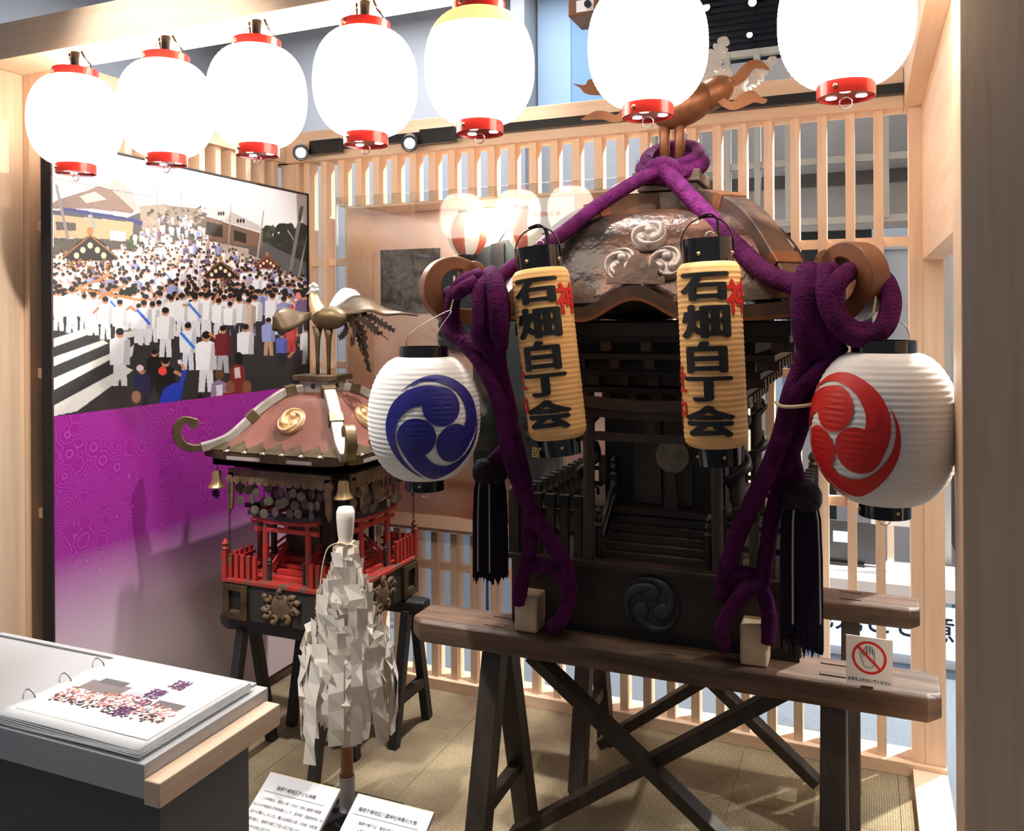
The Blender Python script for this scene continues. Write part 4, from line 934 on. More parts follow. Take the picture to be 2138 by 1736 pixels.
def fuzz(c, r0, r1, n):
    for i in range(n):
        d = V((rf.gauss(0, 1), rf.gauss(0, 1), rf.gauss(0, 1))).normalized(); p = c+V((d.x*r0, d.y*r0, d.z*r1)); e = p+(d+V((rf.uniform(-1, 1), rf.uniform(-1, 1), rf.uniform(-1, 1)))*.9)*rf.uniform(.006, .016); sd = d.orthogonal().normalized()*.0005
        fz.add([p-sd, p+sd, e], [(0, 1, 2)])
for k in range(40):
    q = 2*math.pi*k/40; fuzz(lc+V((.085*math.cos(q), .085*math.sin(q), .03*math.sin(q)+.01)), .024, .024, 22)
for u, v, y, r0, n in ((1690, 590, 1.99, .034, 160), (1688, 640, 1.975, .034, 120), (1704, 575, 2.0, .034, 160), (1036, 600, 1.97, .028, 120), (1045, 650, 1.97, .028, 90), (1000, 590, 1.98, .025, 90), (1385, 350, 2.44, .03, 140), (1430, 400, 2.40, .024, 60), (1470, 442, 2.34, .024, 60), (1520, 497, 2.27, .024, 50), (1560, 536, 2.21, .024, 50)): fuzz(at(u, v, Y=y), r0, r0, n)
part('rope_fuzz', fz, 'rope_purple', RO, kind='stuff')
def tassel(u, v, Y, L, fr):
    c = at(u, v, Y=Y); h = part('tassel_head', MB().lathe([(.012, .040), (.036, .034), (.047, .014), (.047, -.008), (.040, -.024), (.030, -.030)], c, 32), 'tassel_head', RO, True)
    n = 110; vs = []; lv = [(-.022, .038), (-.05, .043), (-L*.5, .046), (-L, .047)]
    for z, r in lv:
        for k in range(n): q = 2*math.pi*k/n; rr = r*(1+(.035 if k % 2 else -.02)); vs.append(c+V((rr*math.cos(q), rr*math.sin(q), z-(fr*random.random() if z == -L else 0))))
    fs = [(i*n+k, i*n+(k+1) % n, (i+1)*n+(k+1) % n, (i+1)*n+k) for i in range(3) for k in range(n)]+[tuple(range(3*n, 4*n))]
    part('tassel_skirt', MB().add(vs, fs), 'tassel_purple', h)
    for q in (-1.9, -1.2 if u < 1200 else -.55): part('tassel_stripe', MB().tube([c+V((r*1.05*math.cos(q), r*1.05*math.sin(q), z*.97)) for z, r in lv], .0022, 6), 'cord_grey', h)
tassel(1023, 988, 2.075, .262, .03); tassel(1672, 1040, 2.075, .290, .075)

# ================================================================== no-touching sign on the trestle
sp_ = at(1764, 1316, Y=2.128); sw = .1; so = V((-.041, 2.122, .6915)); SG = root('no_touching_sign', so+V((.05, 0, 0)), 'small white no-touching sign with a crossed-out hand on the front trestle', 'sign')
SF = frame(so+V((0, -.004, 0)), (1, -.02, 0), (0, .10, 1))
def S2(mb): return MB().add(mb.v, mb.f, SF)
part('card', S2(MB().box(0, sw, 0, .110, -.003, 0)), 'print_white', SG)
cxs, cys = .050, .064
part('red_ring', S2(MB().lathe([(.0315, .0004), (.0372, .0004)], (cxs, cys, 0), 48)), 'ink_red', SG)
hand = [(.0395, .0445), (.030, .0735), (.0335, .0755), (.0395, .066), (.0405, .086), (.0445, .087), (.0455, .0905), (.0505, .0915), (.0515, .089), (.0565, .089), (.057, .083), (.0615, .082), (.062, .050), (.056, .0425), (.045, .0415)]
pth = [V((x, y, .0006)) for x, y in hand]; part('hand_outline', S2(MB().tube(pth, .0009, 4, True, .3)), 'ink_black', SG)
for x, y0, y1 in ((.0455, .072, .088), (.0515, .072, .089), (.057, .072, .084)): part('finger_line', S2(MB().box(x-.0007, x+.0007, y0, y1, .0004, .0009)), 'ink_black', SG)
part('red_bar', S2(MB().bar((cxs-.0245, cys+.0245, .0012), (cxs+.0245, cys-.0245, .0012), .0052, .0006, (0, 0, 1))), 'ink_red', SG)
tx = MB(); text_on(tx, 'お手をふれないでください', frame((.05, .0125, .0006), (1, 0, 0), (0, 1, 0)), .0092, .02, .84); part('lettering', S2(tx), 'ink_black', SG)
part('stand', S2(MB().box(.04, .06, 0, .05, -.02, -.003)), 'print_white', SG)

# ================================================================== small shrine on black trestles
SX, SY = -1.828, 2.585
trestle('black_trestle', 'black trestle under the front edge of the small red shrine', 'trestles of the small shrine', -2.125, -1.50, 2.40, .07, .505, .05, (-2.02, -1.66), .125, .034, 'black_wood', 'black_wood', braces=False, slots=False)
trestle('black_trestle', 'black trestle under the rear edge of the small red shrine', 'trestles of the small shrine', -2.125, -1.50, 2.765, .07, .505, .05, (-2.02, -1.57), .125, .034, 'black_wood', 'black_wood', braces=False, slots=False)
SS = root('small_portable_shrine', (SX, SY, .505), 'small red-roofed portable shrine with red gates and a bronze bird', 'shrine')
def rs4(k): return rot4(k, SX, SY)
def onk(mb, k): return MB().add(mb.v, mb.f, rs4(k))
part('base_box', MB().box(SX-.245, SX+.245, SY-.245, SY+.245, .5055, .632), 'base_dark', SS, bevel=.002)
part('base_ledge', MB().box(SX-.252, SX+.252, SY-.252, SY+.252, .632, .646), 'vermilion_worn', SS, bevel=.002)
for k in (0, 1):
    for s in (-1, 1):
        x = s*.190; o = part('corner_frame', onk(MB().box(x-.052, x+.052, -.258, -.245, .608, .628).box(x-.052, x+.052, -.258, -.245, .510, .532).box(x-.052, x-.026, -.258, -.245, .532, .608).box(x+.026, x+.052, -.258, -.245, .532, .608), k), 'gold_dark', SS)
        part('frame_recess', onk(MB().box(x-.026, x+.026, -.2462, -.2455, .532, .608), k), 'ink_black', o); part('recess_shelf', onk(MB().box(x-.022, x+.022, -.256, -.2465, .532, .540), k), 'bronze_olive', o)  # flat black sheet paints the shade inside each corner frame
    car = MB().ball(V((0, -.246, .572)), 1, 12, .044, .012, .044)
    o = part('carved_turtle', onk(car, k), 'carving', SS, True)
    for i in range(9):
        q = 2*math.pi*i/9+.25+.25*math.sin(i*5); c0 = V(((.060+.012*math.sin(i*3.1))*math.cos(q), -.248, .572+(.043+.006*math.cos(i*2.3))*math.sin(q)))
        pts = [c0+V((.018*(1-t*.7)*math.cos(q+5*t), -.002, .016*(1-t*.7)*math.sin(q+5*t))) for t in [j/9 for j in range(10)]]
        part('carved_scroll', onk(MB().tube(pts, [.011-.0007*j for j in range(10)], 8), k), 'carving', o, True)
# red fence
def fence_side(k):
    first = None
    for i, x in enumerate([-.222, -.196, -.170, -.144, -.118, .118, .144, .170, .196, .222]):
        part('fence_pale', onk(MB().box(x-.0075, x+.0075, -.243, -.231, .646, .728), k), 'vermilion' if i % 3 else 'vermilion_worn', SS)
    for z in (.672, .700):
        for a, b in ((-.24, -.105), (.105, .24)): part('fence_rail', onk(MB().box(a, b, -.2305, -.223, z, z+.010), k), 'vermilion', SS)
    part('fence_newel', onk(MB().box(-.252, -.232, -.252, -.232, .646, .742).lathe([(.008, .742), (.013, .748), (.008, .755), (.013, .765), (.008, .774), (.001, .782)], (-.242, -.242, 0), 12), k), 'vermilion_worn', SS)
for k in range(4): fence_side(k)
for k in (0, 1, 3):
    torii(SS, 0, -.215, .646, .088, .868, .0115, 'vermilion_worn', 'torii_black', 'vermilion', .062, .017, M=rs4(k))
    for i in range(4): part('step', onk(MB().box(-.066, .066, -.212+i*.026, -.10, .646+i*.016, .646+(i+1)*.016-.002), k), 'vermilion', SS)
    for s in (-1, 1):
        part('step_rail', onk(MB().bar((s*.072, -.214, .668), (s*.072, -.115, .738), .007, .009).bar((s*.072, -.214, .690), (s*.072, -.115, .760), .007, .009), k), 'vermilion', SS)
        part('newel_post', onk(MB().lathe([(.006, .646), (.006, .70), (.009, .704), (.006, .709), (.009, .716), (.001, .726)], (s*.072, -.216, 0), 10), k), 'torii_black', SS, 'auto')
part('deck', MB().box(SX-.14, SX+.14, SY-.14, SY+.14, .700, .712), 'vermilion_worn', SS)
part('body', MB().box(SX-.095, SX+.095, SY-.095, SY+.095, .646, .99), 'base_dark', SS)
for k in (0, 1):
    for s in (-1, 1): part('door', onk(MB().box(s*.030-.026, s*.030+.026, -.100, -.095, .715, .85), k), 'gold_dark', SS)
for sx in (-1, 1):
    for sy in (-1, 1): part('pillar', MB().cyl((SX+sx*.125, SY+sy*.125, .712), (SX+sx*.125, SY+sy*.125, .99), .011, n=12), 'shrine_brown', SS, 'auto')
for i in range(3):
    a = .13+i*.045; part('bracket_tier', MB().box(SX-a, SX+a, SY-a, SY+a, .985+i*.022, 1.003+i*.022), 'base_dark' if i % 2 else 'shrine_brown', SS)
# hanging valances, discs, bells and chains
dfirst = None
for k in (0, 1):
    o = part('valance', onk(MB().box(-.212, .212, -.262, -.250, .998, 1.034), k), 'carving', SS, bevel=.002)
    vv = []; nn = 14
    for i in range(nn): 
        x = -.205+.41*i/(nn-1); part('valance_scallop', onk(MB().cyl((x, -.263, .998), (x, -.2515, .998), .0155, n=14), k), 'carving', o)
    for s in (-1, 1): part('valance_strap', onk(MB().prism([(s*.212, 1.02), (s*.188, 1.02), (s*.192, .905), (s*.205, .88), (s*.214, .90)], frame((0, -.262, 0), (1, 0, 0), (0, 0, 1)), -.008), k), 'carving', o)
    rr = random.Random(5+k)
    xs = [(-.175, .962), (-.145, .958), (-.120, .965), (-.093, .955), (-.062, .968), (-.03, .955), (.002, .964), (.03, .955), (.062, .966), (.09, .956), (.12, .962), (.15, .955), (.175, .963),
          (-.16, .925), (-.115, .932), (-.08, .92), (-.045, .93), (-.01, .922), (.022, .932), (.055, .92), (.09, .928), (.125, .924), (.155, .93), (-.105, .895), (-.06, .888), (-.02, .895), (.03, .89), (.075, .896), (.12, .89)]
    for i, (x, z) in enumerate(xs):
        y = -.262+.030*rr.random(); M_ = rs4(k) @ Matrix.Translation((x, y, z)) @ Matrix.Rotation(R(rr.uniform(-28, 28)), 4, 'Z')
        if dfirst is None or i % 5 == 0: 
            mb = MB().cyl((0, 0, 0), (0, .003, 0), .0165 if i % 4 else .019, n=20); d0 = part('hanging_disc', MB().add(mb.v, mb.f, M_), 'disc_bronze' if i % 3 else 'gold_dark', SS)
        else:
            mb = MB().cyl((0, 0, 0), (0, .003, 0), .0155, n=20); d0 = part('hanging_disc', MB().add(mb.v, mb.f, M_), 'disc_bronze', SS)
        top = M_ @ V((0, .0015, .0)); part('disc_wire', MB().cyl(top, V((top.x, top.y, 1.0)), .0009, n=5), 'black_metal', d0); dfirst = d0
for sx, sy in ((-1, -1), (1, -1), (1, 1)):
    c = V((SX+sx*.262, SY+sy*.262, .985))
    o = part('corner_bell', MB().lathe([(.001, .040), (.014, .038), (.018, .028), (.019, .008), (.022, -.006), (.031, -.018), (.031, -.021), (.026, -.018), (.001, -.010)], c, 24), 'brass', SS, 'auto')
    part('bell_hook', MB().tube([c+V((0, 0, .038)), c+V((.006, 0, .05)), c+V((0, 0, .062)), c+V((0, 0, .095))], .002, 6), 'black_metal', o, True)
    star = [(.020*(1 if j % 2 else .62)*math.cos(math.pi*j/8), .020*(1 if j % 2 else .62)*math.sin(math.pi*j/8)) for j in range(16)]
    part('bell_rosette', MB().prism(star, frame(c+V((0, -.002, -.042)), (1, 0, 0), (0, 0, 1)), .003), 'black_metal', o); part('clapper_wire', MB().cyl(c+V((0, 0, -.03)), c, .001, n=5), 'black_metal', o)
for (x, y) in ((SX-.205, SY-.262), (SX+.262, SY+.20)):
    mb = MB(); z = .99; i = 0
    while z > .735:
        q = i % 2; mb.tube([V((x, y, z))+V(((.004*math.cos(a) if q else 0), (0 if q else .004*math.cos(a)), .0075*math.sin(a))) for a in [2*math.pi*j/8 for j in range(8)]], .0011, 5, True); z -= .0115; i += 1
    part('chain', mb, 'black_metal', SS, kind='stuff')
# roof
RPS = [(.050, 1.290), (.082, 1.284), (.115, 1.266), (.148, 1.236), (.178, 1.200), (.206, 1.164), (.232, 1.134), (.258, 1.110), (.278, 1.096), (.288, 1.090)]
for k in range(4):
    Mk = rs4(k)
    part('roof_face', MB().grid(lambda a, t: Mk @ roofpt(2*a-1, t, False, RPS, .012), 24, 24), 'roof_red', SS, True)
    vs = []; path = [roofpt(2*i/24-1, 1, False, RPS, .012) for i in range(25)]
    for p in path: vs += [Mk @ (p+V((0, -.003, .003))), Mk @ (p+V((0, -.003, -.024))), Mk @ (p+V((0, .018, -.024))), Mk @ (p+V((0, .018, 0)))]
    eb = part('eave_board', MB().add(vs, [(4*i+j, 4*i+4+j, 4*i+4+(j+1) % 4, 4*i+(j+1) % 4) for i in range(24) for j in range(4)]), 'gold_dark', SS)
    part('soffit', MB().box(-.27, .27, -.27, -.0, 1.045, 1.068, Mk), 'base_dark', SS)
    if k in (0, 1, 3):
        for x0, x1 in ((-.19, -.05), (.06, .16)): part('silver_strip', MB().box(x0, x1, -.2935, -.2912, 1.070, 1.082, Mk), 'ridge_silver', eb)
        onion = spl2([(-.032, -.008), (-.036, .012), (-.026, .024), (-.011, .032), (0, .050), (.011, .032), (.026, .024), (.036, .012), (.032, -.008)], 4)
        clasp = [(-.012, -.004), (-.010, .006), (-.004, .003), (0, .006), (.004, .003), (.010, .006), (.012, -.004), (.006, -.007), (0, -.003), (-.006, -.007)]
        for i in range(7):
            a = -.83+1.66*i/6; p = roofpt(a, .90, False, RPS, .012); q = roofpt(a, .80, False, RPS, .012); F_ = Mk @ frame(p+V((0, -.004, .003)), (1, 0, 0), q-p)
            ft = part('eave_fitting', MB().prism(onion, F_, .004), 'gold_dark', eb)
            if i < 6: p = roofpt(a+.138, .93, False, RPS, .012); F2 = Mk @ frame(p+V((0, -.005, .003)), (1, 0, 0), q-p); part('silver_clasp', MB().prism(clasp, F2, .003), 'ridge_silver', eb)
        p = roofpt(0, .46, False, RPS); q = roofpt(0, .36, False, RPS); crest('roof_emblem', Mk @ frame(p+V((.0, 0, -.002)), (1, 0, 0), q-p), .052, 'gold', 'gold', SS, th=.011, cw=-1)
RGS = [(.050, 1.300), (.09, 1.290), (.126, 1.262), (.161, 1.225), (.196, 1.178), (.23, 1.138), (.264, 1.117), (.297, 1.106)]
HKS = [(.297, 1.106), (.322, 1.108), (.342, 1.124), (.352, 1.155), (.350, 1.185), (.338, 1.204), (.322, 1.204), (.314, 1.192)]
ridge_set(SS, SX, SY, RGS, HKS, .042, .030, .034, .026, .018, 'ridge_silver', 'bronze_olive', ('bronze_olive', (4, 17), .018))
part('finial_neck', MB().box(SX-.060, SX+.060, SY-.060, SY+.060, 1.280, 1.328), 'ridge_silver', SS, bevel=.003)
for k in (0, 1): part('finial_emblem', onk(MB().cyl((0, -.062, 1.308), (0, -.060, 1.308), .010, n=18), k), 'crest_dark', SS)
part('finial_top', MB().box(SX-.078, SX+.078, SY-.078, SY+.078, 1.328, 1.348), 'bronze_olive', SS, bevel=.003)
# bird
bb = at(688, 664, Y=SY)
bd = part('bird', MB().ball(bb, .07, 14, 1.05, .62, .62), 'bronze_olive', SS, True)
nk = [at(u, v, Y=SY-.01) for u, v in ((668, 655), (659, 638), (655, 622), (654, 612))]
part('neck', MB().tube(spline(nk, 5), [.030-.0012*i for i in range(16)], 12), 'gold', bd, True)
hd = nk[-1]; part('head', MB().ball(hd+V((0, 0, .006)), .016, 10, 1.15, .8, 1).cyl(hd+V((-.012, 0, .004)), hd+V((-.034, 0, -.006)), .007, .001, 8), 'silver_leaf', bd, True)
for i, (dx, dz) in enumerate(((-.010, .024), (.002, .030), (.012, .024), (.016, .010))): part('crest_curl', MB().ball(hd+V((dx, 0, dz)), .009, 8), 'silver_leaf', bd, True)
for u in (663, 686): a = at(u, 692, Y=SY); part('leg', MB().tube([a+V((0, 0, .02)), a+V((0, 0, -.03)), V((a.x, a.y, 1.40)), V((a.x, a.y, 1.347))], [.020, .010, .007, .007], 10), 'bronze_olive', bd, True)
def wing(pts, th, m, name='wing'):
    """curved plate: two edge curves joined"""
    a, b = [spline([at(u, v, Y=y) for u, v, y in c], 6) for c in pts]; n = min(len(a), len(b)); vs = []
    for i in range(n):
        for j in range(6): vs.append(a[i].lerp(b[i], j/5)+V((0, 0, .006*math.sin(math.pi*j/5))))
    mb = MB().add(vs, [(i*6+j, i*6+j+1, i*6+j+7, i*6+j+6) for i in range(n-1) for j in range(5)]); o = part(name, mb, m, bd, True)
    sm = o.modifiers.new('thickness', 'SOLIDIFY'); sm.thickness = th; return o
wing((((650, 652, 2.54), (625, 650, 2.47), (600, 643, 2.42), (580, 647, 2.38), (570, 662, 2.36)), ((650, 668, 2.54), (632, 676, 2.46), (610, 690, 2.40), (590, 695, 2.37), (568, 690, 2.36))), .004, 'bronze_brown')
wing((((690, 652, 2.58), (712, 640, 2.60), (738, 618, 2.66), (770, 622, 2.70), (800, 640, 2.72), (835, 651, 2.74), (872, 660, 2.75)), ((690, 660, 2.58), (715, 660, 2.58), (745, 655, 2.60), (775, 650, 2.64), (802, 658, 2.68), (838, 657, 2.73), (872, 661, 2.75))), .004, 'bronze_brown')
wing((((686, 640, 2.62), (700, 616, 2.66), (718, 602, 2.70), (742, 606, 2.74), (755, 620, 2.76)), ((692, 650, 2.62), (708, 640, 2.65), (725, 628, 2.69), (742, 622, 2.73), (757, 628, 2.76))), .004, 'silver_leaf')
mat('feather_dark', (.035, .024, .016), (.07, .045, .028), sc=14, rough=.5)
for (c, w_, n_) in (([(728, 660), (756, 690), (762, 730), (772, 776)], .018, 9), ([(722, 662), (742, 682), (738, 706), (733, 716)], .016, 6), ([(716, 664), (724, 685), (716, 700), (708, 706)], .012, 5),
                    ([(735, 656), (765, 672), (788, 692), (808, 706)], .013, 8), ([(742, 652), (780, 664), (800, 676), (824, 691)], .011, 8), ([(726, 662), (744, 690), (752, 712), (756, 730)], .013, 6)):
    sp = spline([at(u, v, Y=2.62+.03*math.sin(i+u)) for i, (u, v) in enumerate(c)], 6); n = len(sp); side = V((.75, -.35, .55)).normalized(); up_, dn = [], []
    for i, p in enumerate(sp):
        t = i/(n-1); tg = (sp[min(i+1, n-1)]-sp[max(i-1, 0)]).normalized(); sd = tg.cross(V((-.38, -.92, 0))).normalized(); ww = 1.45*w_*(.35+.75*math.sin(math.pi*min(1, .15+.75*t)))*(1.0 if i % 2 else .38)
        if t > .97: ww = .001
        up_.append(p+sd*ww-tg*(-.006 if i % 2 else 0)); dn.append(p-sd*ww-tg*(-.006 if i % 2 else 0))
    mb = MB().add(up_+sp+dn, [(i, i+1, n+i+1, n+i) for i in range(n-1)]+[(n+i, n+i+1, 2*n+i+1, 2*n+i) for i in range(n-1)]); o = part('tail_feather', mb, 'feather_dark', bd); sm = o.modifiers.new('thickness', 'SOLIDIFY'); sm.thickness = .003

# ================================================================== paper-streamer wand
_w = at(725, 1690, Z=.062); WX, WY = _w.x, _w.y
WD = root('paper_wand', (WX, WY, 0), 'tall purification wand with white paper streamers on a black block', 'wand')
part('base_block', MB().box(WX-.10, WX+.145, WY-.085, WY+.095, 0, .062), 'black_matte', WD, bevel=.004)
part('socket', MB().lathe([(.0245, .062), (.0235, .165), (.021, .165)], (WX, WY, 0), 24), 'sleeve_white', WD, 'auto')
part('pole', MB().cyl((WX, WY, .13), (WX, WY, .87), .0185, n=20), 'wand_wood', WD, 'auto')
part('wrapped_head', MB().lathe([(.030, .80), (.034, .825), (.030, .85), (.022, .868), (.021, .880), (.024, .90), (.0275, .945), (.0275, .965), (.022, .978), (.001, .981)], (WX, WY, 0), 22), 'paper_shide', WD, True)
part('string_tie', MB().tube([(WX+.0245*math.cos(q), WY+.0245*math.sin(q), .872+.004*math.sin(3*q)) for q in [2*math.pi*k/24 for k in range(24)]], .0028, 6, True), 'string_tan', WD, True)
part('string_end', MB().tube(spline([(WX-.02, WY-.02, .872), (WX-.045, WY-.03, .855), (WX-.06, WY-.035, .80), (WX-.065, WY-.04, .74)], 5), .002, 6), 'string_tan', WD); part('string_end', MB().tube(spline([(WX+.02, WY-.015, .872), (WX+.045, WY-.02, .868), (WX+.042, WY-.02, .835), (WX+.03, WY-.02, .815)], 5), .002, 6), 'string_tan', WD)
rw = random.Random(11); strips = []
for v_ in range(12):
    vs = []; L_ = .19+.035*(v_ % 4); w_ = .013+.0045*(v_ % 3); n = 5; zig = v_ % 4 == 0
    for i in range(n+1):
        z = -L_*i/n; x = (w_*(.8 if i % 2 else -.8) if zig else rw.uniform(-.006, .006))*(1 if i else 0); y = rw.uniform(-.004, .004)-.012*math.sin(math.pi*i/n)*rw.uniform(0, 1)
        tw = rw.uniform(-.28, .28); vs += [(x-w_*math.cos(tw), y-w_*math.sin(tw), z+rw.uniform(-.004, .004)), (x+w_*math.cos(tw), y+w_*math.sin(tw), z+rw.uniform(-.004, .004))]
    strips.append(mesh('paper_streamer', MB().add(vs, [(2*i, 2*i+1, 2*i+3, 2*i+2) for i in range(n)]), 'paper_shide'))
def bundle_r(z): return .028+.122*min(1, max(0, (.865-z)/.31))**.9
for ring, (z0, cnt) in enumerate(((.852, 9), (.832, 12), (.795, 14), (.755, 17), (.715, 20), (.675, 22), (.635, 24), (.598, 26), (.565, 26))):
    for j in range(cnt):
        q = 2*math.pi*(j+.5*(ring % 2))/cnt+rw.uniform(-.15, .15); r_ = bundle_r(z0)*rw.uniform(.78, 1.0); z = z0+rw.uniform(-.025, .025)
        o = bpy.data.objects.new('paper_streamer', strips[rw.randrange(12)]); COL.objects.link(o); o.parent = WD; o.location = (r_*math.cos(q), r_*math.sin(q), z)
        lean = R(rw.uniform(3, 12) if z0 > .6 else rw.uniform(-3, 3))
        o.rotation_euler = (Matrix.Rotation(q+math.pi/2+rw.uniform(-.35, .35), 3, 'Z') @ Matrix.Rotation(lean, 3, 'X') @ Matrix.Rotation(R(rw.uniform(-6, 6)), 3, 'Y')).to_euler()

# ================================================================== caption stands on the floor
def caption(x0, x1, title, lines, lb):
    y0, z0 = 1.962, .250; dirn = V((0, -.78, -.46)).normalized(); hgt = .21
    rt = root('caption_stand', ((x0+x1)/2, 1.88, 0), lb, 'caption stand', 'caption stands on the floor')
    F_ = frame((x0, y0, z0), (1, 0, 0), -dirn); wd = x1-x0
    def T(mb): return MB().add(mb.v, mb.f, F_)
    part('panel', T(MB().box(0, wd, -hgt, 0, -.010, 0)), 'caption_white', rt); part('panel_edge', T(MB().box(0, wd, 0, .0025, -.010, 0)), 'string_tan', rt)
    part('stand_leg', MB().box((x0+x1)/2-.05, (x0+x1)/2+.05, 1.87, 1.89, 0, .19), 'black_matte', rt); part('stand_foot', MB().box(x0+.02, x1-.02, 1.80, 1.95, 0, .012), 'black_matte', rt)
    tx = MB(); text_on(tx, title, frame((wd*.48, -.036, .0006), (1, 0, 0), (0, 1, 0)), .0125, .005, .95); part('title_lettering', T(tx), 'caption_ink', rt)
    part('rule', T(MB().box(wd*.06, wd*.90, -.0515, -.0507, 0, .0006)), 'caption_ink', rt)
    for i, l in enumerate(lines):
        tx = MB(); text_on(tx, l, frame((wd*.50, -.070-i*.0195, .0006), (1, 0, 0), (0, 1, 0)), .0098, 0, .94); part('text_line', T(tx), 'caption_ink', rt)
caption(-1.576, -1.339, '箱根ケ崎地区子ども神輿', ['この神輿は、昭和12年（1937）7月に箱根ケ崎宿', 'の人々が地域の子供神輿として、府中町（現府中市）の', '店から購入しました。購入は昭和13年（1938）の町制', '施行後に、箱根ケ崎三丁目と四丁目に分かれるまで', '輿はその他に四丁目の宮神輿として使われました。'], 'left white caption stand on the floor in front of the wand')
caption(-1.282, -1.048, '箱根ケ崎地区八雲神社神輿の大幣', ['箱根ケ崎では、毎年7月に八雲神社の', '八雲神社の神輿渡御が行われます。', '大幣は神輿を先導します。'], 'right white caption stand on the floor beside the big trestle')

# ================================================================== reading desk with album
DK = root('reading_desk', (-1.5, 1.15, 0), 'grey reading desk with a pale wooden side rail in the left foreground', 'desk')
ZD = .85
part('top', MB().box(-2.15, -1.048, 1.0, 1.300, ZD-.055, ZD), 'desk_grey', DK, bevel=.0015)
part('back_ledge', MB().box(-1.78, -1.075, 1.288, 1.300, ZD, ZD+.004), 'desk_grey', DK)
part('wooden_rail', MB().box(-1.047, -1.014, .998, 1.292, ZD-.062, ZD-.022), 'pale_wood_y', DK, bevel=.002)
part('pedestal', MB().box(-2.10, -1.066, 1.05, 1.265, 0, ZD-.0555), 'desk_dark', DK)
AL = root('photo_album', (-1.24, 1.15, ZD), 'open white ring album with a festival crowd cover and purple title', 'album')
ax0, ax1, ay0, ay1 = -1.402, -1.066, 1.006, 1.272
for i in range(5): part('page', MB().grid(lambda a, t: V((ax0+(ax1-ax0)*a+.001*i, ay0+(ay1-ay0)*t-.0008*i, ZD+.0068+.0026*(4-i)+.0012*math.sin(a*5+i)*math.exp(-t*9))), 20, 8), 'print_white', AL, True).modifiers.new('thickness', 'SOLIDIFY').thickness = .002
part('back_cover', MB().box(ax0-.002, ax1+.003, ay0-.002, ay1+.003, ZD+.0003, ZD+.002), 'desk_grey', AL)
for y in (1.075, 1.150, 1.225):
    part('ring', MB().tube([(ax0+.006+.016*math.cos(q)-.006, y, ZD+.012+.018*math.sin(q)) for q in [math.pi*(-.15+1.3*k/16) for k in range(17)]], .0017, 8), 'chrome', AL, True)
rc = np.random.RandomState(8); CH, CW = 190, 230; ci = np.ones((CH, CW, 3))*np.array([1, 1, 1.])
def rect(img, x0, x1, y0, y1, c): h, w_, _ = img.shape; img[max(0, int(y0*h)):int(y1*h)+1, max(0, int(x0*w_)):int(x1*w_)+1] = c
rect(ci, .10, .42, .42, .58, (.55, .50, .50)); rect(ci, .16, .36, .36, .44, (.42, .40, .42)); rect(ci, .70, .90, .50, .60, (.45, .42, .42)); rect(ci, .46, .62, .46, .54, (.80, .82, .86))
for i in range(650):
    x = rc.uniform(.06, .92); y = rc.uniform(.54, .76)+.03*math.sin(x*9); c = [(.95, .93, .92), (.85, .55, .45), (.30, .15, .25), (.92, .45, .5), (.70, .50, .42), (.96, .86, .8)][rc.randint(6)]; rect(ci, x, x+.012, y, y+.016, c)
for i in range(70): x = rc.uniform(.05, .9); y = rc.uniform(.70, .80); rect(ci, x, x+.016, y, y+.018, (.12, .05, .10))
top_z = ZD+.0182
cv = raster_sheet('cover_print', ci, frame((ax0+.02, ay0+.028, top_z), (1, 0, 0), (0, 1, 0)), ax1-ax0-.03, ay1-ay0-.032, 'paper_print', AL)
for ch, (u, v), s in (('瑞', (376, 1431), .036), ('穂', (325, 1449), .036), ('の', (303, 1468), .026), ('祭', (256, 1486), .038)):
    p = at(u, v, Z=top_z+.001); tx = MB(); text_on(tx, ch, frame(p, (1, 0, 0), (0, 1, 0)), s*1.08, .006); part('title_character', tx, 'ink_purple', AL)

# ================================================================== festival photograph panel on the left wall
PXF = -2.292
PN = root('festival_photograph', (PXF-.02, 2.49, .06), 'large framed festival crowd photograph above a purple patterned field', 'picture')
Y0, Y1, ZB_, ZT_ = 1.845, 3.128, 1.256, 2.103
part('backing', MB().box(PXF-.040, PXF-.002, Y0-.002, Y1+.002, .06, ZT_+.002), 'frame_black', PN)
part('edge_strip', MB().box(PXF-.040, PXF+.004, Y0-.008, Y0-.002, .06, ZT_+.008), 'frame_black', PN); part('edge_strip', MB().box(PXF-.040, PXF+.004, Y1+.002, Y1+.008, .06, ZT_+.008), 'frame_black', PN); part('edge_strip', MB().box(PXF-.040, PXF+.004, Y0-.008, Y1+.008, ZT_+.002, ZT_+.008), 'frame_black', PN)
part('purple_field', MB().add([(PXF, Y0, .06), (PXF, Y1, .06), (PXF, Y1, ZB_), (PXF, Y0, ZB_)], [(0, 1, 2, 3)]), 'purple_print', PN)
IW, IH = 640, 420
im = np.ones((IH, IW, 3))*np.array([.93, .93, .95]); rp_ = np.random.RandomState(21)
_n = V((1, 0, 0))
def tor(u, v):
    p = at(u, v, X=PXF); return ((p.y-Y0)/(Y1-Y0)*IW, (ZT_-p.z)/(ZT_-ZB_)*IH)
